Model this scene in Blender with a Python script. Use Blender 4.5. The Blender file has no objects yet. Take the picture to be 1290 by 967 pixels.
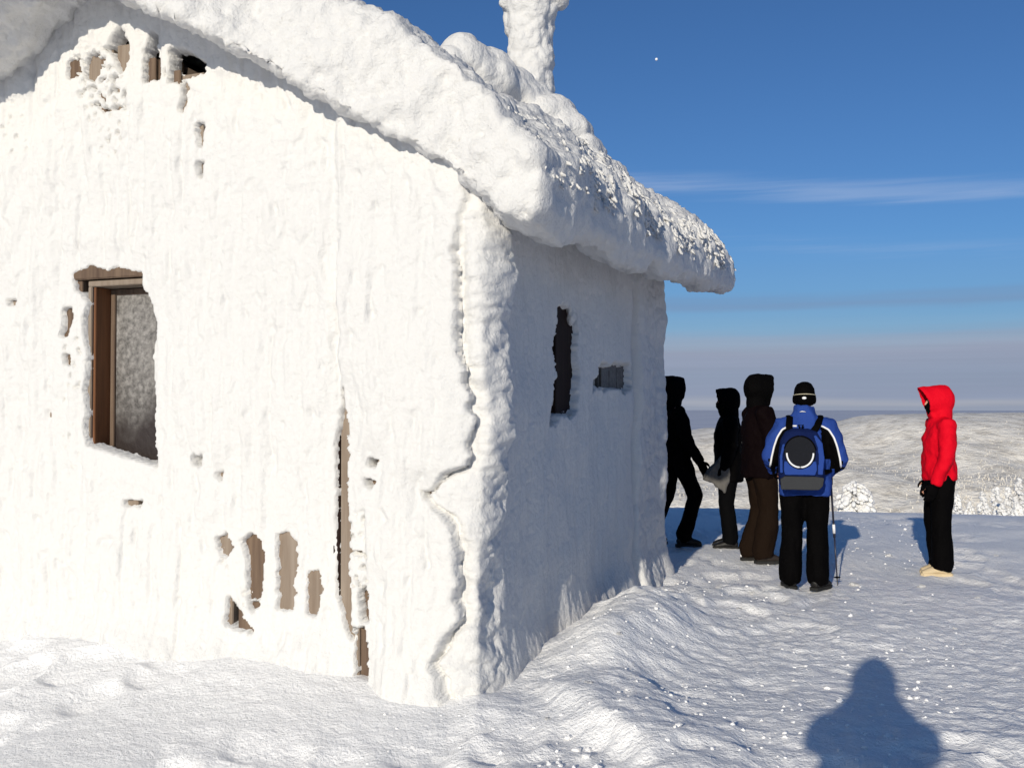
import bpy, bmesh, math, random
import numpy as np
from mathutils import Vector, Matrix
from mathutils.bvhtree import BVHTree

SC = bpy.context.scene
COL = SC.collection
R = math.radians
random.seed(7)
rng = np.random.default_rng(7)

# ------------------------------------------------------------------ camera
EYE = 1.55
FPX = 1254.0
cam_d = bpy.data.cameras.new('camera')
cam_d.sensor_width = 36.0
cam_d.lens = FPX / 1290.0 * 36.0
cam_d.clip_start = 0.05
cam_d.clip_end = 200000.0
cam = bpy.data.objects.new('camera', cam_d)
COL.objects.link(cam)
PITCH = math.atan(28.5 / FPX)
cam.location = (0, 0, EYE)
cam.rotation_euler = (R(90) + PITCH, 0, 0)
SC.camera = cam

def ray(px, py):
    """direction in the world of a point of the photograph"""
    x = (px - 645.0) / FPX
    y = -(py - 483.5) / FPX
    c, s = math.cos(PITCH), math.sin(PITCH)
    return np.array([x, c - y * s, s + y * c])

def at(px, py, Y):
    d = ray(px, py)
    k = Y / d[1]
    return np.array([d[0] * k, Y, EYE + d[2] * k])

# ------------------------------------------------------------------ light
SUN_AZ = R(20.6)        # light travels towards +Y, turned this much to +X
SUN_EL = R(15.8)
sun_d = bpy.data.lights.new('sun', 'SUN')
sun_d.energy = 2.92
sun_d.angle = R(0.5)
sun_d.color = (1.0, 0.915, 0.765)
sun = bpy.data.objects.new('sun', sun_d)
COL.objects.link(sun)
ldir = Vector((math.sin(SUN_AZ) * math.cos(SUN_EL), math.cos(SUN_AZ) * math.cos(SUN_EL), -math.sin(SUN_EL)))
sun.rotation_euler = ldir.to_track_quat('-Z', 'Y').to_euler()
sun.location = (-6, -16, 10)

world = bpy.data.worlds.new('World')
SC.world = world
world.use_nodes = True
def build_world():
    nt = world.node_tree
    N, L = nt.nodes, nt.links
    N.clear()
    out = N.new('ShaderNodeOutputWorld')
    bg = N.new('ShaderNodeBackground')
    bg.inputs['Strength'].default_value = 0.064
    sky = N.new('ShaderNodeTexSky')
    sky.sky_type = 'NISHITA'
    sky.sun_disc = False
    sky.sun_elevation = SUN_EL
    sky.sun_rotation = math.pi + SUN_AZ
    sky.altitude = 700
    sky.air_density = 1.0
    sky.dust_density = 1.0
    sky.ozone_density = 1.6
    tc = N.new('ShaderNodeTexCoord')
    sep = N.new('ShaderNodeSeparateXYZ')
    L.new(tc.outputs['Generated'], sep.inputs[0])
    # stretched cloud noise
    def noise(scale3, sc, det, rough=.55, off=(0, 0, 0)):
        mp = N.new('ShaderNodeMapping')
        mp.inputs['Scale'].default_value = scale3
        mp.inputs['Location'].default_value = off
        L.new(tc.outputs['Generated'], mp.inputs[0])
        n = N.new('ShaderNodeTexNoise')
        n.inputs['Scale'].default_value = sc
        n.inputs['Detail'].default_value = det
        n.inputs['Roughness'].default_value = rough
        L.new(mp.outputs[0], n.inputs['Vector'])
        return n.outputs['Fac']
    def math_(op, a, b=None, c=None):
        m = N.new('ShaderNodeMath'); m.operation = op
        for i, v in enumerate((a, b, c)):
            if v is None: continue
            if isinstance(v, (int, float)): m.inputs[i].default_value = v
            else: L.new(v, m.inputs[i])
        return m.outputs[0]
    n1 = noise((1, 1, 14), 2.2, 4)
    n2 = noise((1.2, 1.2, 40), 3.0, 3, off=(3, 1, 7))
    zz = math_('ADD', sep.outputs[2], math_('MULTIPLY', math_('SUBTRACT', n1, .5), .022))
    zz2 = math_('ADD', zz, math_('MULTIPLY', math_('SUBTRACT', n2, .5), .006))
    def ramp(v, stops, interp='EASE'):
        r = N.new('ShaderNodeValToRGB')
        r.color_ramp.interpolation = interp
        el = r.color_ramp.elements
        while len(el) > 1: el.remove(el[-1])
        el[0].position = stops[0][0]; el[0].color = stops[0][1]
        for p, c in stops[1:]:
            e = el.new(p); e.color = c
        L.new(v, r.inputs[0])
        return r
    g = lambda v: (v, v, v, 1)
    sc = math_('MULTIPLY_ADD', zz2, 4.0, 0.2)         # elevation sine -.05 .. .2
    P = lambda z: z * 4.0 + 0.2
    bank = ramp(sc, [(0, g(1)), (P(.050), g(1)), (P(.066), g(.72)), (P(.080), g(.30)), (P(.090), g(.26)), (P(.098), g(.6)), (P(.103), g(.45)), (P(.112), g(.16)), (P(.165), g(0)), (1, g(0))])
    # bank colours (clouds in their own light grey lavender)
    bc = ramp(sc, [(0, (.20, .235, .315, 1)), (P(-.002), (.22, .25, .32, 1)), (P(.003), (.27, .29, .345, 1)), (P(.010), (.205, .24, .325, 1)),
                   (P(.030), (.20, .24, .325, 1)), (P(.046), (.215, .25, .335, 1)), (P(.062), (.24, .265, .345, 1)), (P(.075), (.21, .26, .36, 1)),
                   (P(.1), (.14, .20, .32, 1)), (1, (.17, .23, .34, 1))])
    n3 = noise((.8, .8, 60), 2.0, 5, .6, off=(1, 9, 2))
    bcm = N.new('ShaderNodeMix'); bcm.data_type = 'RGBA'; bcm.blend_type = 'MULTIPLY'
    bcm.inputs[0].default_value = .5
    L.new(bc.outputs[0], bcm.inputs[6])
    r3 = ramp(n3, [(.3, g(.88)), (.7, g(1.06))], 'LINEAR')
    L.new(r3.outputs[0], bcm.inputs[7])
    # thin cirrus, tilted
    mp = N.new('ShaderNodeMapping'); mp.inputs['Rotation'].default_value = (0, R(-5), 0); mp.inputs['Scale'].default_value = (1.1, 1.1, 26)
    L.new(tc.outputs['Generated'], mp.inputs[0])
    nn = N.new('ShaderNodeTexNoise'); nn.inputs['Scale'].default_value = 2.4; nn.inputs['Detail'].default_value = 5; nn.inputs['Roughness'].default_value = .6
    L.new(mp.outputs[0], nn.inputs['Vector'])
    zt = math_('ADD', math_('MULTIPLY_ADD', sep.outputs[0], .085, sep.outputs[2]), math_('MULTIPLY', math_('SUBTRACT', n2, .5), .02))
    band = ramp(zt, [(.216, g(0)), (.226, g(1)), (.230, g(.8)), (.246, g(0))])
    band2 = ramp(zt, [(.165, g(0)), (.176, g(.45)), (.19, g(0))])
    cf = math_('MULTIPLY', math_('ADD', band.outputs[0], band2.outputs[0]), ramp(nn.outputs['Fac'], [(.42, g(0)), (.68, g(.30))]).outputs[0])
    # sky colour balance of the camera
    hs = N.new('ShaderNodeMix'); hs.data_type = 'RGBA'; hs.blend_type = 'MULTIPLY'; hs.inputs[0].default_value = 1
    L.new(sky.outputs[0], hs.inputs[6]); hs.inputs[7].default_value = SKY_TINT
    SKYS = bg.inputs['Strength'].default_value
    def scaled(sock):
        m = N.new('ShaderNodeVectorMath'); m.operation = 'SCALE'; m.inputs['Scale'].default_value = 1.0 / SKYS
        L.new(sock, m.inputs[0]); return m.outputs[0]
    m1 = N.new('ShaderNodeMix'); m1.data_type = 'RGBA'
    L.new(cf, m1.inputs[0]); L.new(hs.outputs[2], m1.inputs[6]); m1.inputs[7].default_value = tuple(v / SKYS for v in (.36, .42, .55)) + (1,)
    m2 = N.new('ShaderNodeMix'); m2.data_type = 'RGBA'
    L.new(bank.outputs[0], m2.inputs[0]); L.new(m1.outputs[2], m2.inputs[6]); L.new(scaled(bcm.outputs[2]), m2.inputs[7])
    L.new(m2.outputs[2], bg.inputs[0])
    L.new(bg.outputs[0], out.inputs[0])
SKY_TINT = (.37, .63, .99, 1)
build_world()

SC.view_settings.view_transform = 'Standard'
SC.view_settings.look = 'None'
SC.view_settings.exposure = 0.46
SC.view_settings.gamma = 1.0
SC.view_settings.use_curve_mapping = False
try:
    SC.cycles.max_bounces = 6
    SC.cycles.diffuse_bounces = 4
    SC.cycles.use_denoising = True
except Exception:
    pass

# ------------------------------------------------------------------ numpy noise
_perm = rng.permutation(256)
_perm = np.concatenate([_perm, _perm, _perm])
_grad = rng.normal(size=(256, 3)); _grad /= np.linalg.norm(_grad, axis=1)[:, None]
def perlin(P):
    P = np.asarray(P, dtype=np.float64)
    i = np.floor(P).astype(np.int64); f = P - i
    i &= 255
    u = f * f * f * (f * (f * 6 - 15) + 10)
    res = np.zeros(len(P))
    for dx in (0, 1):
        wx = u[:, 0] if dx else 1 - u[:, 0]
        hx = _perm[(i[:, 0] + dx) & 255]
        for dy in (0, 1):
            wy = u[:, 1] if dy else 1 - u[:, 1]
            hy = _perm[hx + ((i[:, 1] + dy) & 255)]
            for dz in (0, 1):
                wz = u[:, 2] if dz else 1 - u[:, 2]
                h = _perm[hy + ((i[:, 2] + dz) & 255)]
                g = _grad[h]
                d = (f[:, 0] - dx) * g[:, 0] + (f[:, 1] - dy) * g[:, 1] + (f[:, 2] - dz) * g[:, 2]
                res += wx * wy * wz * d
    return res * 1.6
def fbm(P, octv=4, gain=.5, lac=2.03):
    P = np.asarray(P, float); a = 1.0; r = np.zeros(len(P))
    for k in range(octv):
        r += a * perlin(P + 17.3 * k); P = P * lac; a *= gain
    return r
def billow(P, octv=3, gain=.5):
    P = np.asarray(P, float); a = 1.0; r = np.zeros(len(P)); t = 0
    for k in range(octv):
        r += a * (1 - 2 * np.abs(perlin(P + 31.7 * k))); P = P * 2.07; t += a; a *= gain
    return r / t
_wj = rng.random((256, 3))
def worley(P):
    """distance to the nearest jittered point, cell size 1"""
    P = np.asarray(P, float); i = np.floor(P).astype(np.int64); f = P - i
    best = np.full(len(P), 9.0)
    for dx in (-1, 0, 1):
        for dy in (-1, 0, 1):
            for dz in (-1, 0, 1):
                h = _perm[_perm[_perm[(i[:, 0] + dx) & 255] + ((i[:, 1] + dy) & 255)] + ((i[:, 2] + dz) & 255)]
                j = _wj[h]
                d = (dx + j[:, 0] - f[:, 0]) ** 2 + (dy + j[:, 1] - f[:, 1]) ** 2 + (dz + j[:, 2] - f[:, 2]) ** 2
                np.minimum(best, d, out=best)
    return np.sqrt(best)
def cauli(P):
    """rounded bumps like rime, -.. 1"""
    d = worley(P)
    return np.clip(1 - d * d * 1.4, -1, 1)
def ss(a, b, x):
    t = np.clip((np.asarray(x, float) - a) / (b - a), 0, 1)
    return t * t * (3 - 2 * t)
def S3(x, y, z, f=(1, 1, 1)):
    return np.stack([np.ravel(x) * f[0], np.ravel(y) * f[1], np.ravel(z) * f[2]], 1)

# ------------------------------------------------------------------ mesh helpers
def mesh_np(name, V, F, smooth=True):
    V = np.asarray(V, np.float32); F = np.asarray(F, np.int32)
    n = F.shape[1]
    me = bpy.data.meshes.new(name)
    me.vertices.add(len(V)); me.vertices.foreach_set('co', V.ravel())
    me.loops.add(F.size); me.loops.foreach_set('vertex_index', F.ravel())
    me.polygons.add(len(F))
    me.polygons.foreach_set('loop_start', np.arange(0, F.size, n, dtype=np.int32))
    me.polygons.foreach_set('loop_total', np.full(len(F), n, np.int32))
    me.polygons.foreach_set('use_smooth', np.full(len(F), smooth, bool))
    me.update(calc_edges=True)
    me.validate()
    return me
def grid_faces(nr, nc):
    idx = np.arange(nr * nc).reshape(nr, nc)
    return np.stack([idx[:-1, :-1].ravel(), idx[:-1, 1:].ravel(), idx[1:, 1:].ravel(), idx[1:, :-1].ravel()], 1)
def obj(name, me, mat=None, parent=None, loc=None):
    o = bpy.data.objects.new(name, me); COL.objects.link(o)
    if mat is not None:
        ms = mat if isinstance(mat, (list, tuple)) else [mat]
        if not me.materials:
            for m in ms: me.materials.append(m)
    if parent is not None: o.parent = parent
    if loc is not None: o.location = loc
    return o
def empty(name, loc=(0, 0, 0), rotz=0.0, scale=1.0):
    o = bpy.data.objects.new(name, None); COL.objects.link(o)
    o.location = loc; o.rotation_euler = (0, 0, rotz); o.scale = (scale,) * 3
    o.empty_display_size = .2
    return o
def tag(o, label=None, cat=None, group=None, kind=None):
    if label: o['label'] = label
    if cat: o['category'] = cat
    if group: o['group'] = group
    if kind: o['kind'] = kind
    return o
def bm_mesh(bm, name, smooth=False):
    me = bpy.data.meshes.new(name)
    bmesh.ops.recalc_face_normals(bm, faces=bm.faces)
    bm.to_mesh(me); bm.free()
    me.polygons.foreach_set('use_smooth', np.full(len(me.polygons), smooth, bool))
    return me
def add_box(bm, x0, x1, y0, y1, z0, z1, bev=0.0):
    r = bmesh.ops.create_cube(bm, size=1.0)
    for v in r['verts']:
        v.co = Vector((x0 + (v.co.x + .5) * (x1 - x0), y0 + (v.co.y + .5) * (y1 - y0), z0 + (v.co.z + .5) * (z1 - z0)))
    if bev:
        es = list({e for v in r['verts'] for e in v.link_edges})
        bmesh.ops.bevel(bm, geom=es, offset=bev, segments=2, affect='EDGES')
def box_mesh(name, x0, x1, y0, y1, z0, z1, bev=.004):
    bm = bmesh.new(); add_box(bm, x0, x1, y0, y1, z0, z1, bev); return bm_mesh(bm, name)
def tube(bm, pts, rad, seg=14, ref=(1, 0, 0)):
    pts = [Vector(p) for p in pts]; n = len(pts)
    rings = []
    ref = Vector(ref)
    for i, p in enumerate(pts):
        T = (pts[min(i + 1, n - 1)] - pts[max(i - 1, 0)]).normalized()
        A = ref - ref.dot(T) * T
        if A.length < 1e-3: A = Vector((0, 1, 0)) - Vector((0, 1, 0)).dot(T) * T
        A.normalize(); B = T.cross(A)
        r = rad[i] if isinstance(rad, list) else rad
        a, b = r if isinstance(r, (list, tuple)) else (r, r)
        rings.append([bm.verts.new(p + A * a * math.cos(2 * math.pi * k / seg) + B * b * math.sin(2 * math.pi * k / seg)) for k in range(seg)])
    for i in range(n - 1):
        for k in range(seg):
            bm.faces.new((rings[i][k], rings[i][(k + 1) % seg], rings[i + 1][(k + 1) % seg], rings[i + 1][k]))
    bm.faces.new(list(reversed(rings[0]))); bm.faces.new(rings[-1])
def blob(bm, c, r, rot=None, sub=3):
    m = Matrix.Translation(Vector(c))
    if rot is not None: m = m @ rot
    m = m @ Matrix.Diagonal((r[0], r[1], r[2], 1))
    bmesh.ops.create_icosphere(bm, subdivisions=sub, radius=1.0, matrix=m)
def remesh(bm, name, voxel, it=2, disp=None, lam=.5):
    """union of overlapping closed shapes as one skin, smoothed and displaced"""
    bmesh.ops.recalc_face_normals(bm, faces=bm.faces)
    me0 = bpy.data.meshes.new('tmp'); bm.to_mesh(me0); bm.free()
    o = bpy.data.objects.new('tmp', me0); COL.objects.link(o)
    md = o.modifiers.new('r', 'REMESH'); md.mode = 'VOXEL'; md.voxel_size = voxel; md.adaptivity = 0
    dg = bpy.context.evaluated_depsgraph_get()
    me = bpy.data.meshes.new_from_object(o.evaluated_get(dg))
    bpy.data.objects.remove(o); bpy.data.meshes.remove(me0)
    me.name = name
    n = len(me.vertices)
    V = np.empty(n * 3, np.float32); me.vertices.foreach_get('co', V); V = V.reshape(-1, 3).astype(float)
    E = np.empty(len(me.edges) * 2, np.int32); me.edges.foreach_get('vertices', E); E = E.reshape(-1, 2)
    deg = np.bincount(E.ravel(), minlength=n).astype(float)[:, None]
    def lap(V):
        A = np.zeros_like(V)
        for c in range(3):
            A[:, c] = np.bincount(E[:, 0], V[E[:, 1], c], n) + np.bincount(E[:, 1], V[E[:, 0], c], n)
        return A / deg
    for _ in range(it):
        V = V + lam * (lap(V) - V)
    if disp is not None:
        me.vertices.foreach_set('co', V.astype(np.float32).ravel()); me.update()
        Nn = np.empty(n * 3, np.float32); me.vertex_normals.foreach_get('vector', Nn); Nn = Nn.reshape(-1, 3).astype(float)
        V = V + disp(V, Nn)
    me.vertices.foreach_set('co', V.astype(np.float32).ravel())
    me.polygons.foreach_set('use_smooth', np.ones(len(me.polygons), bool))
    me.update()
    return me

# ------------------------------------------------------------------ materials
def mat(name, col, rough=.7, spec=.3, bump=None, var=None, sheen=0.0):
    """bump = (scale, strength, distance) list; var = (scale, second colour, low, high)"""
    m = bpy.data.materials.new(name); m.use_nodes = True
    nt = m.node_tree; N, L = nt.nodes, nt.links
    b = N['Principled BSDF']
    b.inputs['Base Color'].default_value = tuple(col) + (1,)
    b.inputs['Roughness'].default_value = rough
    b.inputs['Specular IOR Level'].default_value = spec
    if sheen: b.inputs['Sheen Weight'].default_value = sheen
    tc = N.new('ShaderNodeTexCoord')
    if var:
        sc3, c2, lo, hi = var
        mp = N.new('ShaderNodeMapping'); mp.inputs['Scale'].default_value = sc3 if isinstance(sc3, tuple) else (sc3,) * 3
        L.new(tc.outputs['Object'], mp.inputs[0])
        n = N.new('ShaderNodeTexNoise'); n.inputs['Scale'].default_value = 1; n.inputs['Detail'].default_value = 6; n.inputs['Roughness'].default_value = .62
        L.new(mp.outputs[0], n.inputs['Vector'])
        r = N.new('ShaderNodeValToRGB')
        r.color_ramp.elements[0].position = lo; r.color_ramp.elements[0].color = tuple(col) + (1,)
        r.color_ramp.elements[1].position = hi; r.color_ramp.elements[1].color = tuple(c2) + (1,)
        L.new(n.outputs['Fac'], r.inputs[0]); L.new(r.outputs[0], b.inputs['Base Color'])
    prev = None
    for (sc3, st, dist) in bump or []:
        mp = N.new('ShaderNodeMapping'); mp.inputs['Scale'].default_value = sc3 if isinstance(sc3, tuple) else (sc3,) * 3
        L.new(tc.outputs['Object'], mp.inputs[0])
        n = N.new('ShaderNodeTexNoise'); n.inputs['Scale'].default_value = 1; n.inputs['Detail'].default_value = 5; n.inputs['Roughness'].default_value = .6
        L.new(mp.outputs[0], n.inputs['Vector'])
        bp = N.new('ShaderNodeBump'); bp.inputs['Strength'].default_value = st; bp.inputs['Distance'].default_value = dist
        L.new(n.outputs['Fac'], bp.inputs['Height'])
        if prev is not None: L.new(prev, bp.inputs['Normal'])
        prev = bp.outputs[0]
    if prev is not None: L.new(prev, b.inputs['Normal'])
    return m
SNOWC = (.675, .67, .66)
M_rime = mat('rime_snow', SNOWC, .75, .15, bump=[(30, .6, .02), (90, .5, .006)])
M_roof = mat('roof_snow', SNOWC, .7, .2, bump=[(14, .6, .035), (60, .6, .010)])
M_snow = mat('packed_snow', (.95, .945, .94), .6, .25, bump=[((15, 18, 16), .6, .028), (52, .85, .015), (170, .6, .004)])
M_hill = mat('hill_snow', (.93, .88, .79), .8, .1, var=(.05, (.50, .46, .40), .44, .74), bump=[(.12, 1.0, 3.0), (.5, .8, 1.0)])
M_plain = mat('haze_tinted_plain', (.50, .54, .64), .9, .05, var=(.0008, (.60, .63, .70), .4, .65))  # haze of the distant air is put into this blue-grey colour
M_tree_rime = mat('frosted_needles', (.82, .81, .79), .8, .1, var=(.9, (.50, .47, .43), .50, .72), bump=[(6, .8, .1)])
M_forest = mat('frosted_forest', (.74, .70, .63), .85, .05, var=(.28, (.30, .27, .24), .46, .66))
M_trunk = mat('bark', (.12, .09, .07), .9, .1, bump=[(30, .6, .02)])
M_plank = mat('weathered_plank', (.27, .222, .18), .85, .15, var=((26, 26, 1.6), (.19, .145, .11), .35, .7), bump=[((60, 60, 2.5), .7, .006)])
M_plankd = mat('dark_plank', (.17, .12, .085), .85, .15, var=((26, 26, 1.6), (.09, .06, .045), .35, .7), bump=[((60, 60, 2.5), .7, .006)])
M_redwood = mat('brown_jamb', (.20, .085, .035), .6, .3, var=((30, 30, 1.5), (.11, .045, .02), .35, .7), bump=[((60, 60, 2.5), .5, .004)])
M_darkred = mat('dark_brown_frame', (.012, .006, .005), .8, .15, var=((30, 30, 1.5), (.026, .014, .011), .35, .7), bump=[((60, 60, 2.5), .5, .004)])
M_greywood = mat('grey_frame', (.075, .07, .068), .8, .2, var=((30, 30, 2), (.035, .032, .03), .35, .7), bump=[((60, 60, 2.5), .5, .004)])
M_wall = mat('timber_backing', (.06, .045, .035), .9, .1)
M_vent = mat('grey_metal_vent', (.11, .105, .10), .6, .4, var=(40, (.05, .045, .04), .4, .65), bump=[(80, .4, .004)])

def mat_frost_pane():
    m = bpy.data.materials.new('frosted_pane'); m.use_nodes = True
    nt = m.node_tree; N, L = nt.nodes, nt.links
    b = N['Principled BSDF']; b.inputs['Specular IOR Level'].default_value = .5
    tc = N.new('ShaderNodeTexCoord')
    n = N.new('ShaderNodeTexNoise'); n.inputs['Scale'].default_value = 26; n.inputs['Detail'].default_value = 7; n.inputs['Roughness'].default_value = .7
    L.new(tc.outputs['Object'], n.inputs['Vector'])
    n2 = N.new('ShaderNodeTexNoise'); n2.inputs['Scale'].default_value = 3.5; n2.inputs['Detail'].default_value = 3
    L.new(tc.outputs['Object'], n2.inputs['Vector'])
    sep = N.new('ShaderNodeSeparateXYZ'); L.new(tc.outputs['Object'], sep.inputs[0])
    # frost thins out towards the bottom edge of the glass
    ma = N.new('ShaderNodeMath'); ma.operation = 'MULTIPLY_ADD'; ma.inputs[1].default_value = .75; ma.inputs[2].default_value = .52
    L.new(sep.outputs[2], ma.inputs[0])
    mb = N.new('ShaderNodeMath'); mb.operation = 'ADD'
    L.new(ma.outputs[0], mb.inputs[0])
    mc = N.new('ShaderNodeMath'); mc.operation = 'MULTIPLY_ADD'; mc.inputs[1].default_value = .5; mc.inputs[2].default_value = -.25
    L.new(n2.outputs['Fac'], mc.inputs[0]); L.new(mc.outputs[0], mb.inputs[1])
    r = N.new('ShaderNodeValToRGB'); e = r.color_ramp.elements
    e[0].position = .28; e[0].color = (0, 0, 0, 1); e[1].position = .55; e[1].color = (1, 1, 1, 1)
    L.new(mb.outputs[0], r.inputs[0])
    fr = N.new('ShaderNodeValToRGB'); e = fr.color_ramp.elements
    e[0].position = .36; e[0].color = (.085, .08, .075, 1); e[1].position = .66; e[1].color = (.30, .285, .27, 1)
    L.new(n.outputs['Fac'], fr.inputs[0])
    mx = N.new('ShaderNodeMix'); mx.data_type = 'RGBA'
    L.new(r.outputs[0], mx.inputs[0]); mx.inputs[6].default_value = (.022, .014, .012, 1); L.new(fr.outputs[0], mx.inputs[7])
    L.new(mx.outputs[2], b.inputs['Base Color'])
    b.inputs['Roughness'].default_value = .45
    bp = N.new('ShaderNodeBump'); bp.inputs['Strength'].default_value = .6; bp.inputs['Distance'].default_value = .006
    L.new(n.outputs['Fac'], bp.inputs['Height']); L.new(bp.outputs[0], b.inputs['Normal'])
    return m
M_pane = mat_frost_pane()

# ------------------------------------------------------------------ hut frame (x right along the gable wall, y into the picture along the side wall)
HA = R(21.0)
HO = np.array([-.155, 5.26, 0.0])
HX = np.array([math.cos(HA), -math.sin(HA), 0.0])
HY = np.array([math.sin(HA), math.cos(HA), 0.0])
def to_hut(w):
    d = np.asarray(w) - HO
    return np.array([d @ HX, d @ HY, d[2]])
def on_front(px, py, y=0.0):
    d = ray(px, py); o = np.array([0, 0, EYE])
    k = (y - (o - HO) @ HY) / (d @ HY)
    return to_hut(o + d * k)
def on_side(px, py, x=0.0):
    d = ray(px, py); o = np.array([0, 0, EYE])
    k = (x - (o - HO) @ HX) / (d @ HX)
    return to_hut(o + d * k)

# ------------------------------------------------------------------ ground
def ground_z(X, Y, fine=True):
    X = np.asarray(X, float); Y = np.asarray(Y, float); sh = X.shape
    x, y = X.ravel(), Y.ravel()
    r = np.sqrt((x * .8) ** 2 + (y - 3) ** 2)
    a = np.clip(r - 8.2, 0, None)
    z = -np.where(a < 26, .0060 * a * a, .0060 * 26 * 26 + .312 * (a - 26))
    z = np.where(z < -60, -60 + (z + 60) * .5, z)
    dx, dy = x - HO[0], y - HO[1]
    hx = dx * HX[0] + dy * HX[1]; hy = dx * HY[0] + dy * HY[1]
    P0 = S3(x, y, 0 * x)
    near = np.exp(-np.clip(r - 12, 0, None) / 10)
    # snow ramp against the gable wall
    wall_d = np.clip(-hy, 0, None)
    inx = ss(.5, -.4, hx)
    z += ss(-.15, -1.5, hx) * ss(.6, .1, hy) * (.12 * np.exp(-(wall_d / .62) ** 1.5))
    z -= .15 * np.clip(wall_d, 0, 2.4) * ss(.95, -.7, hx)
    # drift along the side wall, sloping off to the right
    out = np.clip(hx, 0, None)
    al = ss(.1, 1.1, hy) * ss(3.6, 1.9, hy)
    wob = .12 * fbm(P0 * 1.3, 3)
    z += al * .27 * np.exp(-((out - .40 + wob) / .40) ** 2) * ss(-.5, .0, hx)
    # long low bank running from the corner towards the lower right
    bx, by = hx - .30, hy - .35
    c, s = math.cos(R(-52)), math.sin(R(-52))
    u = bx * c + by * s; v = -bx * s + by * c
    v = v + .10 * fbm(P0 * 1.7 + 5, 3)
    prof = np.where(v < 0, np.exp(-(v / .13) ** 2), np.exp(-(v / .5) ** 2))
    z += .13 * prof * ss(-.15, .3, u) * ss(2.1, .6, u)
    v2 = v + .55
    z += .05 * np.where(v2 < 0, np.exp(-(v2 / .10) ** 2), np.exp(-(v2 / .4) ** 2)) * ss(-.3, .3, u) * ss(1.9, .8, u)
    if fine:
        z += near * .035 * fbm(P0 * .55, 3)
        # wind ridges
        w = S3(x * .90 + y * .42, (-x * .42 + y * .90), 0 * x)
        sas = billow(w * np.array([1.6, 5.0, 1]) + .5 * perlin(P0 * 1.1)[:, None], 4)
        lit = ss(-.1, .5, fbm(P0 * .5 + 9, 2))
        z += near * .009 * sas * (.25 + 1.2 * lit)
        z += near * (.010 * fbm(P0 * 8, 4, .62) + .006 * np.clip(perlin(P0 * 15 + 3), 0, 1)) * (.55 + .45 * ss(-.6, .8, hx)) * np.exp(-np.clip(r - 8, 0, None) / 5)
        # trodden lumps and prints in front of the gable
        pr = cauli(P0 * 3.3 + 4)
        trod = ss(-.1, .35, fbm(P0 * .8 + 3, 2)) * ss(6.4, 5.4, y + .25 * x)
        z -= .045 * ss(.35, .8, pr) * trod
        # boot prints around the people and along the way past the hut
        z -= near * .042 * ss(.45, .75, cauli(P0 * np.array([3.1, 2.3, 1]) + .2 * perlin(P0 * 4)[:, None] + 8)) * ss(-.25, .2, fbm(P0 * .45 + 1, 2)) * ss(6.2, 7.4, y)
    return z.reshape(sh)

def axis(segs):
    a = [np.arange(s, e, st) for s, e, st in segs]
    return np.concatenate(a)
def build_ground():
    def grow(start, step, rate, end):
        v = [start]
        while v[-1] < end: v.append(v[-1] + step); step *= rate
        return np.array(v)
    xs = np.concatenate([-grow(3.4, .05, 1.09, 420)[::-1], np.arange(-3.36, 4.4, .02), grow(4.4, .025, 1.035, 420)])
    ys = np.concatenate([-grow(-2.6, .1, 1.12, 420)[::-1], np.arange(2.7, 6.6, .016), grow(6.6, .018, 1.022, 420)])
    X, Y = np.meshgrid(xs, ys)
    Z = ground_z(X, Y)
    me = mesh_np('snow_ground', S3(X, Y, Z), grid_faces(len(ys), len(xs)))
    o = obj('snow_ground', me, M_snow)
    tag(o, 'wind packed white snow covering the hilltop', kind='structure')
build_ground()

# far hill, its ridge line read off the photograph
RIDGE_D = 1500.0
ridge_px = [(300, 560), (700, 556), (820, 551), (860, 546), (900, 540), (960, 541), (1030, 540), (1060, 533), (1090, 526), (1115, 523), (1160, 521.5), (1220, 521), (1290, 520), (1500, 522), (1900, 530)]
rX = np.array([(p[0] - 645) / FPX * RIDGE_D for p in ridge_px])
rZ = np.array([EYE + (512 - p[1]) / FPX * RIDGE_D for p in ridge_px])
def hill_z(X, Y):
    X = np.asarray(X, float); Y = np.asarray(Y, float); sh = X.shape
    x, y = X.ravel(), Y.ravel()
    P = S3(x, y, 0 * x)
    top = np.interp(x, rX, rZ)
    warp = 140 * fbm(P / 420, 3)
    t = ss(560, RIDGE_D, y + warp * ss(1480, 1000, y))
    z = -190 + (top + 190) * t
    # spurs and gullies on the face, none at the ridge
    face = ss(450, 800, y) * ss(1480, 1150, y)
    z += face * (17 * fbm(P / 230 + 3, 4) - 16 * np.abs(fbm(P / 330 + 8, 2)))
    # nearer wooded shoulder on the right
    z += 34 * np.exp(-((x - 420) / 170) ** 2 - ((y - 690) / 190) ** 2)
    z += 1.2 * fbm(P / 45, 3)
    z -= np.clip(y - RIDGE_D - 60, 0, None) * .22
    return z.reshape(sh)
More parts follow.
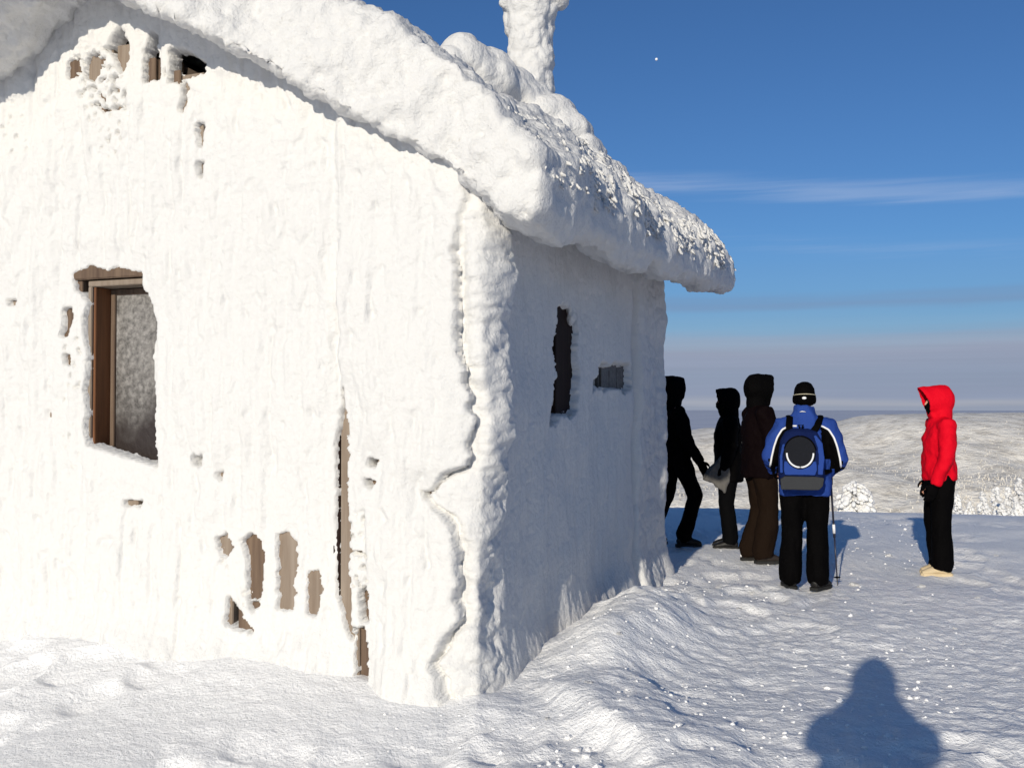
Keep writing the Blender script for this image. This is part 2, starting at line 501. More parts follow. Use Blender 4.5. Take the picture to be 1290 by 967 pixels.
def build_hill():
    xs = np.arange(-1300, 2200, 10.0); ys = np.arange(300, 2050, 8.0)
    X, Y = np.meshgrid(xs, ys)
    Z = np.maximum(hill_z(X, Y), -230)
    me = mesh_np('hill', S3(X, Y, Z), grid_faces(len(ys), len(xs)))
    tag(obj('hill', me, M_hill), 'snowy rounded hill across the valley', kind='structure')
    n = 96
    rr = [0, 300, 1000, 3000, 9000, 25000, 70000]
    V = [(0, 0, -205)]; F = []
    for r in rr[1:]:
        for k in range(n):
            V.append((r * math.cos(2 * math.pi * k / n), r * math.sin(2 * math.pi * k / n), -205 - r * .0005))
    bm = bmesh.new()
    vs = [bm.verts.new(v) for v in V]
    for k in range(n): bm.faces.new((vs[0], vs[1 + k], vs[1 + (k + 1) % n]))
    for i in range(len(rr) - 2):
        a = 1 + i * n; b = a + n
        for k in range(n): bm.faces.new((vs[a + k], vs[b + k], vs[b + (k + 1) % n], vs[a + (k + 1) % n]))
    tag(obj('valley_plain', bm_mesh(bm, 'valley_plain'), M_plain), 'haze-tinted lowland plain reaching the horizon', kind='structure')
build_hill()

def build_forest():
    """frosted spruces of the far slope: a wood nobody could count"""
    n = 110000
    x = rng.uniform(120, 1150, n); y = rng.uniform(430, 1480, n)
    P = S3(x, y, 0 * x)
    px = 645 + FPX * x / y
    dens = .14 + 2.0 * ss(1110, 1230, px) * ss(1300, 850, y) + .75 * fbm(P / 120 + 2, 3) * ss(1350, 900, y)
    keep = (rng.random(n) < np.clip(dens, .04, 1) * .42) & (px < 1420) & (y < 1400 - 120 * rng.random(n))
    x, y = x[keep], y[keep]; z = hill_z(x, y)
    n = len(x)
    h = rng.uniform(1.6, 5.6, n) * (1 - .5 * ss(700, 1300, y)); w = h * rng.uniform(.15, .26, n)
    seg = 5
    prof = [(0.0, 0.55), (.12, 1.0), (.42, .72), (.75, .36), (1.0, 0.03)]
    V = []; nr = len(prof)
    ang = np.arange(seg) * 2 * math.pi / seg
    verts = np.zeros((n, nr, seg, 3))
    for i, (t, rr) in enumerate(prof):
        a = ang[None, :] + rng.uniform(0, 6.28, (n, 1))*0 + i * .5
        jit = rng.uniform(.65, 1.25, (n, seg))
        verts[:, i, :, 0] = x[:, None] + np.cos(a) * w[:, None] * rr * jit
        verts[:, i, :, 1] = y[:, None] + np.sin(a) * w[:, None] * rr * jit
        verts[:, i, :, 2] = (z - .3)[:, None] + h[:, None] * t
    base = np.arange(n)[:, None, None] * nr * seg
    F = []
    for i in range(nr - 1):
        for k in range(seg):
            F.append(np.array([i * seg + k, i * seg + (k + 1) % seg, (i + 1) * seg + (k + 1) % seg, (i + 1) * seg + k]))
    F = np.stack(F)[None] + base
    me = mesh_np('frosted_forest', verts.reshape(-1, 3), F.reshape(-1, 4), smooth=False)
    tag(obj('frosted_forest', me, M_forest), 'frosted spruce forest covering the far slope', kind='stuff')
build_forest()

# ------------------------------------------------------------------ frosted trees just over the crest
def make_tree(name, loc, h, w, seed, label, group=None, bush=False):
    rs = np.random.default_rng(seed)
    t = empty(name, loc)
    bm = bmesh.new()
    tube(bm, [(0, 0, -.3), (0.02, 0, h * .35), (0, .02, h * .6)], [.07 * h / 2.5, .05 * h / 2.5, .015], 8)
    for k in range(7):
        a = rs.uniform(0, 6.28); zz = h * rs.uniform(.1, .7)
        q = w * .42 * (1 - zz / h * .75)
        tube(bm, [(0, 0, zz), (q * math.cos(a), q * math.sin(a), zz - .05 * h)], [.02, .008], 6)
    obj('trunk', bm_mesh(bm, 'trunk', True), M_trunk, t)
    bm = bmesh.new()
    n = 300 if bush else 170
    for k in range(n):
        zz = rs.random() ** 1.15
        if bush: rad = math.sqrt(max(0, 1 - min(1, zz) ** 3.0)) * .88 + .04
        else: rad = (1 - zz) ** .8 * .95 + .05
        a = rs.uniform(0, 6.28); q = w / 2 * rad * math.sqrt(rs.uniform(.10 if bush else .35, 1))
        s = w * rs.uniform(.045, .10) * (1.2 - .5 * zz)
        rot = Matrix.Rotation(a, 4, 'Z') @ Matrix.Rotation(R(25 + rs.uniform(-15, 25)), 4, 'Y')
        blob(bm, (q * math.cos(a), q * math.sin(a), h * (.02 + .97 * zz)), (s * 1.7, s, s * .9), rot, 2)
    def disp(V, Nn):
        return Nn * (.035 * fbm(V * 7 / max(w, .6) + seed, 3)[:, None] * w)
    me = bm_mesh(bm, 'crown', True)
    n = len(me.vertices); V = np.empty(n * 3, np.float32); me.vertices.foreach_get('co', V); V = V.reshape(-1, 3).astype(float)
    Nn = np.empty(n * 3, np.float32); me.vertex_normals.foreach_get('vector', Nn); V += disp(V, Nn.reshape(-1, 3))
    me.vertices.foreach_set('co', V.astype(np.float32).ravel()); me.update()
    obj('crown', me, M_tree_rime, t)
    tag(t, label, 'tree', group)
    return t
def gz(x, y): return float(ground_z(np.array([x]), np.array([y]), False)[0])
def tree_px(px, ytop, Y, wpx, seed, label, group=None, bush=False):
    p = at(px, ytop, Y); g = gz(p[0], Y)
    make_tree('rime_bush' if bush else 'frosted_tree', (p[0], Y, g), p[2] - g, wpx / FPX * Y, seed, label, group, bush)
tree_px(1077, 607, 27, 48, 3, 'round rime covered bush just beyond the crest beside the backpacker', bush=True)
tp = [(1206, 622, 31, 26), (1222, 632, 29, 26), (1238, 618, 34, 30), (1254, 606, 38, 30), (1270, 612, 35, 30), (1283, 600, 40, 34), (1262, 634, 29, 26), (1243, 636, 28, 22), (1282, 633, 28, 30)]
ORD = ['leftmost', 'second from left', 'third from left', 'fourth from left', 'fifth from left', 'sixth from left', 'third from right', 'second from right', 'rightmost']
tp = sorted(tp)
for i, (px, yt, Y, wp) in enumerate(tp):
    tree_px(px, yt, Y, wp, 20 + i, 'low frosted tree along the crest beyond the red jacket, ' + ORD[i], 'frosted trees over the crest')

# ------------------------------------------------------------------ the hut
hut = empty('hut', tuple(HO), -HA)
tag(hut, 'small timber hut thickly encrusted with white rime snow', 'hut')
LS = 4.16            # side wall, between the timber corners
INS = .12            # timber stands this far behind the outer face of the crust
FRONT_L = 4.96
def soff(s): return 2.57 + .53 * np.where(s > 2.6, 5.2 - s, s)

def poly_sdf(px, pz, poly):
    """signed distance, positive inside"""
    poly = np.asarray(poly, float); n = len(poly)
    d = np.full(px.shape, 1e9); inside = np.zeros(px.shape, bool)
    for i in range(n):
        a = poly[i]; b = poly[(i + 1) % n]; e = b - a
        wx, wz = px - a[0], pz - a[1]
        t = np.clip((wx * e[0] + wz * e[1]) / (e @ e + 1e-12), 0, 1)
        d = np.minimum(d, np.hypot(wx - e[0] * t, wz - e[1] * t))
        c = (a[1] > pz) != (b[1] > pz)
        xi = a[0] + (pz - a[1]) / (b[1] - a[1] + 1e-12) * e[0]
        inside ^= c & (px < xi)
    return np.where(inside, d, -d)
def fp(poly, y=.02):           # gable wall: photograph points to (p, z) of the wall sheet
    return [((q := on_front(a, b, y))[0] + INS, q[2]) for a, b in poly]
def sp(poly, x=-.02):
    return [((q := on_side(a, b, x))[1] - INS, q[2]) for a, b in poly]

win_px = [(95, 345), (118, 336), (135, 343), (150, 338), (168, 344), (178, 343), (181, 366), (187, 372), (198, 408), (193, 450), (196, 500), (195, 540), (198, 586), (170, 577), (111, 558), (107, 540), (111, 515), (107, 490), (112, 460), (108, 425), (106, 400), (112, 380), (96, 362)]
holes = [
    (fp(win_px), .0045),
    (fp([(79, 390), (91, 388), (92, 402), (86, 423), (77, 424), (83, 410)]), .006),
    (fp([(82, 447), (90, 449), (90, 460), (83, 458)]), .006),
    # gable top
    (fp([(86, 78), (99, 72), (95, 96), (84, 97)]), .008),
    (fp([(112, 72), (122, 66), (132, 80), (122, 102), (108, 97)]), .009),
    (fp([(140, 60), (152, 36), (163, 54), (163, 74), (154, 92), (146, 74)]), .007),
    (fp([(184, 66), (192, 42), (199, 46), (199, 74), (203, 98), (184, 104)]), .006),
    (fp([(216, 62), (232, 64), (260, 80), (258, 92), (232, 100), (228, 92), (227, 104), (216, 102)]), .006),
    (fp([(233, 98), (238, 112), (231, 140), (228, 138), (233, 118)]), .007),
    (fp([(250, 160), (257, 158), (256, 184), (251, 180)]), .007),
    (fp([(252, 205), (258, 206), (256, 224), (252, 222)]), .006),
    # lower boards
    (fp([(275, 676), (285, 673), (294, 688), (284, 700), (277, 692)]), .008),
    (fp([(303, 682), (318, 673), (331, 682), (327, 752), (314, 754), (311, 690)]), .008),
    (fp([(350, 674), (362, 671), (372, 692), (366, 766), (351, 764)]), .008),
    (fp([(388, 722), (400, 720), (404, 744), (398, 776), (387, 774)]), .008),
    (fp([(288, 752), (299, 768), (317, 794), (305, 794), (284, 784)]), .008),
    (fp([(314, 760), (326, 760), (320, 769)]), .005),
    # tall door board
    (fp([(435, 489), (440, 520), (443, 545), (441, 600), (444, 680), (442, 720), (446, 804), (440, 800), (430, 765), (424, 740), (426, 640), (425, 560), (431, 525)]), .007),
    (fp([(450, 792), (463, 786), (468, 852), (450, 856)]), .009),
    (fp([(455, 742), (464, 730), (466, 780), (458, 786)]), .012),
    # little marks
    (fp([(242, 576), (255, 574), (256, 584), (247, 586)]), .006), (fp([(274, 596), (281, 593), (279, 603)]), .006),
    (fp([(470, 577), (482, 580), (479, 587), (470, 585)]), .005), (fp([(466, 603), (476, 606), (473, 612), (467, 610)]), .005),
    (fp([(158, 630), (180, 632), (178, 637), (160, 635)]), .006), (fp([(13, 379), (22, 379), (21, 384), (14, 384)]), .004),
    
    
    (fp([(536, 618), (544, 621), (540, 626)]), .004),
    # side wall
    (sp([(706, 392), (712, 384), (722, 390), (731, 388), (733, 402), (731, 440), (732, 470), (729, 515), (718, 522), (708, 520), (703, 534), (698, 530), (701, 500), (706, 470), (703, 440), (706, 420)]), .014),
    (sp([(751, 484), (757, 476), (758, 460), (764, 458), (770, 464), (776, 458), (784, 460), (795, 461), (795, 489), (788, 492), (778, 486), (769, 489), (758, 487), (752, 492)]), .014),
]
# zones of speckle: small dark pits where the boards show through thin rime (polygon, threshold, frequency)
specks = [
    (fp([(95, 70), (160, 40), (164, 140), (120, 150), (95, 110)]), .38), (fp([(0, 130), (45, 120), (40, 190), (0, 200)]), .62),
    (fp([(110, 140), (165, 140), (150, 200), (120, 205)]), .58), (fp([(182, 60), (215, 60), (212, 160), (184, 160)]), .66),
     (fp([(446, 640), (468, 640), (470, 760), (448, 760)]), .46),
    (fp([(270, 690), (300, 690), (290, 720), (276, 715)]), .45), (fp([(300, 740), (340, 740), (330, 775), (305, 775)]), .5),
        (fp([(70, 500), (110, 500), (105, 640), (75, 640)]), .7), (fp([(80, 420), (108, 420), (108, 500), (80, 500)]), .62),
]
def step_line(pts):
    q = np.array(fp(pts)); o = np.argsort(q[:, 1]); return q[o]
ledge = step_line([(576, 242), (576, 262), (570, 300), (570, 350), (573, 400), (572, 440), (578, 490), (580, 540), (575, 585), (556, 608), (538, 622), (556, 640), (571, 660), (572, 700), (571, 740), (572, 780), (562, 812), (550, 832), (560, 850), (566, 884)])
edge_l = step_line([(428, 200), (432, 300), (431, 370), (432, 420), (432, 492), (428, 600), (428, 700), (436, 790), (452, 800), (454, 850)])

def build_crust():
    p = np.concatenate([np.arange(-5.7, -4.0, .03), np.arange(-4.0, .35, .0095), np.arange(.35, 4.7, .015)])
    z = np.arange(-.30, 4.4, .0105)
    P, Z = np.meshgrid(p, z); shp = P.shape
    pf, zf = P.ravel(), Z.ravel()
    # plan curve of the timber and the outward angle
    x = np.where(pf < 0, -INS + pf, np.where(pf < LS, -INS, -INS - (pf - LS)))
    y = np.where(pf < 0, INS, np.where(pf < LS, INS + pf, INS + LS))
    far = pf < -FRONT_L
    x = np.where(far, -INS - FRONT_L, x); y = np.where(far, INS + (-FRONT_L - pf), y)
    th = R(-180) + R(90) * (ss(-FRONT_L - .13, -FRONT_L + .13, pf) + ss(-.13, .13, pf) + ss(LS - .13, LS + .13, pf))
    nx, ny = np.cos(th), np.sin(th)
    Q = S3(x, y, zf)                                   # noise on real positions
    front = ss(.05, -.05, pf); side = 1 - front
    # broad thickness of the rime
    h = INS + .030 * fbm(Q * np.array([1.1, 1.1, .8]), 3) + .014 * fbm(Q * np.array([4.5, 4.5, 1.2]) + 3, 3)
    knob = cauli(Q * 9.0 + .35 * perlin(Q * 7)[:, None])
    knob2 = cauli(Q * 22.0 + 5)
    streak = fbm(S3(x * 15, y * 15, zf * 1.6) + .4 * perlin(Q * 3)[:, None], 3)
    pits = np.clip(perlin(Q * np.array([15, 15, 9]) + 8) - .30, 0, 1)
    h += front * (.007 * knob + .005 * knob2 + .016 * fbm(Q * np.array([4, 4, 2.2]) + 40, 3) + .014 * streak - .045 * pits + .004 * perlin(Q * 42))
    # vertical runs down the left of the gable
    runs = billow(S3(x * 3.6, y, zf * .35), 2)
    h += front * .014 * runs * ss(-1.2, -1.9, pf)
    # faint joints of the boards telegraphing through the rime
    jp = ((pf + 1.62) / .205 + .10 * perlin(S3(x * 2, y, zf * .8))) % 1.0
    jd = np.minimum(jp, 1 - jp) * .205
    h -= front * .020 * np.exp(-(jd / .010) ** 2) * np.clip(.25 + 1.3 * fbm(S3(x * 2.4, y, zf * 1.3) + 60, 3), 0, 1) * ss(-1.0, -1.3, pf)
    # hut panel right of the door board stands proud and ends in a ragged ledge beside the corner pillar
    wob = .016 * fbm(Q * 9 + 7, 3) + .005 * fbm(Q * 28 + 2, 2)
    le = np.interp(zf, ledge[:, 1], ledge[:, 0]) + wob
    el = np.interp(zf, edge_l[:, 1], edge_l[:, 0]) + wob * .8
    ztop = ss(2.65, 2.3, zf)
    dl = pf - le
    panel = ss(.004, -.010, dl) * ss(-.03, .05, pf - el)
    h += .075 * panel * (.5 + .5 * ztop)
    h -= .055 * np.exp(-((dl - .014) / .011) ** 2) * ztop * front           # dark joint behind the ledge
    h -= .028 * np.exp(-((pf - el + .012) / .014) ** 2) * ss(2.3, 2.1, zf) * ss(-.1, .2, zf)
    # corner pillar of thicker feathery rime
    pil = ss(.0, .03, dl) * ss(.26, .10, pf + .5 * wob)
    puff = cauli(Q * 7.0 + 1 + .5 * perlin(Q * 6)[:, None]) * .018 + .035 * fbm(Q * 2.6 + 11, 4) + .022 * fbm(Q * 9 + 4, 3) + .009 * perlin(Q * 36)
    h += pil * (.020 - .055 * ss(1.35, .4, zf) * ss(-.10, .05, pf) + puff + .045 * ss(1.15, 1.5, zf) * ss(2.6, 2.2, zf))
    # side wall: smooth with fine vertical feathering and soft hollows
    sd = ss(.16, .34, pf)
    h += sd * (.007 * fbm(Q * np.array([1, 11, 3.0]), 4) + .005 * knob2 + .022 * fbm(Q * 1.6 + 21, 3) - .035)
    q = on_side(803, 500)[1] - INS
    wq = .012 * fbm(Q * 5 + 2, 2)
    fpil = ss(q, q + .04, pf + wq)
    h += fpil * (.035 + .05 * ss(LS - .16, LS, pf) + .02 * fbm(Q * 3 + 4, 3) + .014 * cauli(Q * 11))
    h -= .085 * np.exp(-((pf + wq - q + .02) / .035) ** 2) * ss(2.62, 2.45, zf)
    # foot flares into the snow
    h += .10 * ss(.35, -.15, zf) * (1 + .4 * fbm(Q * 2, 2)) * (1 - .7 * pil)
    # openings
    M = np.full(pf.shape, -9.0); MT = np.full(pf.shape, -9.0)
    jag = fbm(Q * 30, 3)
    for poly, j in holes:
        a = np.asarray(poly); lo, hi = a.min(0) - .15, a.max(0) + .15
        m = (pf > lo[0]) & (pf < hi[0]) & (zf > lo[1]) & (zf < hi[1])
        if m.any():
            M[m] = np.maximum(M[m], poly_sdf(pf[m], zf[m], poly) + j * 1.9 * jag[m] - .004)
            dd = poly_sdf(pf[m], zf[m], poly); MT[m] = np.maximum(MT[m], dd if np.ptp(a[:, 1]) > .17 else dd - .018)
    zone = np.zeros(pf.shape)
    sp_n = perlin(Q * 26) * .65 + perlin(Q * 55) * .35
    for poly, thr in specks:
        a = np.asarray(poly); lo, hi = a.min(0) - .05, a.max(0) + .05
        m = (pf > lo[0]) & (pf < hi[0]) & (zf > lo[1]) & (zf < hi[1])
        if m.any():
            d = poly_sdf(pf[m], zf[m], poly)
            zone[m] = np.maximum(zone[m], ss(-.03, .02, d))
            v = (sp_n[m] - thr) * .05 - .02 * ss(.03, -.03, d)
            M[m] = np.maximum(M[m], np.where(d > -.04, v, -9))
    w = np.where(pf < 0, .016, .028)
    thin = np.maximum(ss(-.20, -.0, MT), .9 * zone)
    h = h - thin * np.clip(h - .095, 0, 1) * .5
    h = h * (1 - ss(-w, .001, M) * .93)
    V = np.stack([x + nx * h, y + ny * h, zf], 1)
    F = grid_faces(*shp)
    Mg = np.clip(M, -.05, .05).reshape(shp)
    gz_, gp_ = np.gradient(Mg, z, p)
    g2 = (gz_ ** 2 + gp_ ** 2).ravel() + 1e-6
    st = np.clip(-M / g2, -1.2, 1.2)
    dp = np.clip(st * gp_.ravel(), -.013, .013); dz = np.clip(st * gz_.ravel(), -.013, .013)
    mv = (M > 0) & (M < .04)
    dp = np.where(mv, dp, 0); dz = np.where(mv, dz, 0)
    V[:, 0] += np.where(pf < 0, dp, 0); V[:, 1] += np.where(pf >= 0, dp, 0); V[:, 2] += dz
    cut = np.zeros(len(V), bool); hole = M > 0
    s = -(V[:, 0])
    top = np.where(pf < 0, soff(np.clip(s, 0, 5.2)) + .36, 2.80 + .03 * pf)
    cut |= zf > top
    F = F[~cut[F].any(1) & ~hole[F].all(1)]
    used = np.zeros(len(V), bool); used[F.ravel()] = True
    idx = np.cumsum(used) - 1
    me = mesh_np('snow_crust', V[used], idx[F])
    o = obj('snow_crust', me, M_rime, hut)
    o['label'] = 'thick white rime crust with holes showing the boards'
build_crust()

def build_timber():
    # dark backing wall, one closed gabled block behind the boards
    bm = bmesh.new()
    x1, x0, y0, y1 = -INS - .045, -INS - FRONT_L + .03, INS + .045, INS + LS - .03
    pr = [(x0, -.4), (x1, -.4), (x1, 2.55), ((x0 + x1) / 2, 3.98), (x0, 2.55)]
    # leave a niche for the window
    a = [bm.verts.new((q[0], y0, q[1])) for q in pr]; b = [bm.verts.new((q[0], y1, q[1])) for q in pr]
    bm.faces.new(a); bm.faces.new(list(reversed(b)))
    for i in range(5): bm.faces.new((a[i], b[i], b[(i + 1) % 5], a[(i + 1) % 5]))
    me = bm_mesh(bm, 'wall')
    o = obj('wall', me, M_wall, hut)
    # window niche cut out of the backing
    return o
wall_o = build_timber()

# window geometry on the gable wall
wl = on_front(115, 470, INS - .07)[0]; wr = on_front(212, 470, INS)[0] + .10
wb = on_front(150, 592, INS)[2]; wt = on_front(140, 362, INS)[2]
def build_window():
    cutter = obj('tmp', box_mesh('tmp', wl - .02, wr + .02, INS - .2, INS + .42, wb - .02, wt + .02, 0), None, hut)
    md = wall_o.modifiers.new('b', 'BOOLEAN'); md.operation = 'DIFFERENCE'; md.object = cutter; md.solver = 'EXACT'
    me = bpy.data.meshes.new_from_object(wall_o.evaluated_get(bpy.context.evaluated_depsgraph_get()))
    wall_o.modifiers.clear(); wall_o.data = me
    bpy.data.objects.remove(cutter)
    cx = (wl + wr) / 2
    bm = bmesh.new()                                   # frame set into the wall
    y0, y1 = INS - .07, INS + .26
    add_box(bm, wl - .032, wl - .001, y0, y1, wb, wt, .004)
    add_box(bm, wr + .001, wr + .035, y0, y1, wb, wt, .004)
    add_box(bm, wl - .032, wr + .035, y0, y1, wt + .001, wt + .036, .004)
    w = obj('window', bm_mesh(bm, 'window'), M_plank, hut)
    w['label'] = 'tall gable window with frosted pane'
    obj('header_board', box_mesh('header_board', wl - .16, wr + .12, INS - .10, INS - .035, wt + .045, wt + .15, .006), M_plankd, w)
    obj('jamb', box_mesh('jamb', wl, wl + .018, INS - .055, INS + .09, wb + .002, wt - .001, .003), M_redwood, w)
    obj('jamb', box_mesh('jamb', wr - .018, wr, INS - .055, INS + .09, wb + .002, wt - .001, .003), M_redwood, w)
    obj('sill', box_mesh('sill', wl - .03, wr + .03, INS - .06, INS + .22, wb - .05, wb, .004), M_plankd, w)
    bm = bmesh.new()
    a, b = wl + .02, wr - .02
    add_box(bm, a, a + .035, INS + .07, INS + .11, wb + .004, wt - .004, .003)
    add_box(bm, b - .035, b, INS + .07, INS + .11, wb + .004, wt - .004, .003)
    add_box(bm, a + .036, b - .036, INS + .072, INS + .108, wb + .004, wb + .04, .003)
    add_box(bm, a + .036, b - .036, INS + .072, INS + .108, wt - .04, wt - .004, .003)
    obj('sash', bm_mesh(bm, 'sash'), M_plankd, w)
    zc = (wb + wt) / 2; hh = (wt - wb) / 2 - .036
    obj('pane', box_mesh('pane', a + .034 - cx, b - .034 - cx, -.006, .006, -hh, hh, 0), M_pane, w, (cx, INS + .092, zc))
build_window()

def build_planks():
    # vertical boards of the gable, each one a piece
    pitch = on_front(358, 720, INS)[0] - on_front(316, 720, INS)[0]
    x0 = on_front(309, 720, INS)[0]
    k = -13
    first = {}
    for k in range(-14, 13):
        a = x0 + k * pitch; b = a + pitch - .035
        if b > -.2 or a < -4.6: continue
        s = -(a + b) / 2
        top = float(soff(np.array([max(0, s - .1) if s < 2.6 else s + .1]))[0]) + .02
        spans = [(-.1, top)]
        if b > wl - .05 and a < wr + .05:
            spans = [(-.1, wb - .06), (wt + .05, top)]
        for z0, z1 in spans:
            # slight individual setback of each board
            off = random.uniform(-.006, .006)
            o = obj('plank', box_mesh('plank', a, b, INS - .070 + off, INS + .030, z0, z1, .004), M_plank if k % 3 else M_plankd, hut)
    # battens between the boards near the ridge, where the photograph shows narrow strips
    for px in (205, 236, 256, 145):
        c = on_front(px, 90, INS)
        s = -c[0]
        top = float(soff(np.array([s]))[0]) - .05
        obj('batten', box_mesh('batten', c[0] - .025, c[0] + .025, INS - .095, INS - .078, top - .9, top, .004), M_plankd, hut)
    a = on_front(427, 640, INS - .06); b = on_front(446, 640, INS - .06)
    obj('door_board', box_mesh('door_board', a[0] - .03, a[0] + .012, INS - .075, INS - .02, .02, 1.75, .004), M_darkred, hut)
    obj('door_board', box_mesh('door_board', a[0] + .014, b[0] + .03, INS - .065, INS - .02, .02, 1.75, .004), M_plank, hut)
    a = on_front(451, 820, INS - .06); b = on_front(466, 820, INS - .06)
    obj('door_board', box_mesh('door_board', a[0] - .004, a[0] + .022, INS - .085, INS - .02, -.05, 1.2, .004), M_plank, hut)
    obj('door_board', box_mesh('door_board', a[0] + .024, b[0] + .06, INS - .065, INS - .02, -.05, 1.2, .004), M_plankd, hut)
build_planks()

def build_side():
    a = on_side(700, 460, -INS); b = on_side(733, 460, -INS); m = on_side(719, 460, -INS)
    zt = on_side(716, 385, -INS)[2] + .06; zb = on_side(716, 528, -INS)[2] - .06
    bm = bmesh.new()
    X = -INS
    add_box(bm, X - .03, X + .045, a[1] - .14, a[1] - .02, zb, zt, .004)
    w = obj('window', bm_mesh(bm, 'window'), M_darkred, hut)
    w['label'] = 'narrow dark side window half buried in rime'
    obj('jamb', box_mesh('jamb', X - .035, X + .03, a[1] - .018, m[1] - .002, zb, zt, .004), M_darkred, w)
    obj('jamb', box_mesh('jamb', X - .03, X + .055, m[1] + .002, m[1] + (b[1] - m[1]) * .48, zb, zt, .004), M_greywood, w)
    obj('jamb', box_mesh('jamb', X - .03, X + .045, m[1] + (b[1] - m[1]) * .52, b[1] + .02, zb, zt, .004), M_greywood, w)
    obj('pane', box_mesh('pane', X - .03, X + .012, b[1] + .023, b[1] + .3, zb, zt, .003), M_pane, w)
    # lump of rime lodged in the head of the slot
    c = on_side(716, 396, -INS + .03)
    bm = bmesh.new()
    blob(bm, (X + .05, c[1], c[2]), (.03, .055, .075)); blob(bm, (X + .05, c[1] - .03, c[2] + .05), (.03, .05, .05))
    obj('rime_lump', remesh(bm, 'rime_lump', .008, 1, lambda V, N: N * (.012 * fbm(V * 30, 2))[:, None]), M_rime, w)
    # grey slatted vent
    a = on_side(752, 474, -INS); b = on_side(797, 474, -INS)
    zt = on_side(775, 456, -INS)[2] + .03; zb = on_side(775, 494, -INS)[2] - .03
    bm = bmesh.new()
    add_box(bm, X - .03, X + .018, a[1] - .03, b[1] + .03, zb, zt, .004)
    v = obj('vent', bm_mesh(bm, 'vent'), M_vent, hut)
    v['label'] = 'grey vent plate half covered in rime'
    n = 5; dy = (b[1] - a[1]) / n
    for k in range(n):
        obj('slat', box_mesh('slat', X + .019, X + .034, a[1] + k * dy + .004, a[1] + (k + 1) * dy - .006, zb + .01, zt - .01, .003), M_vent, v)
build_side()

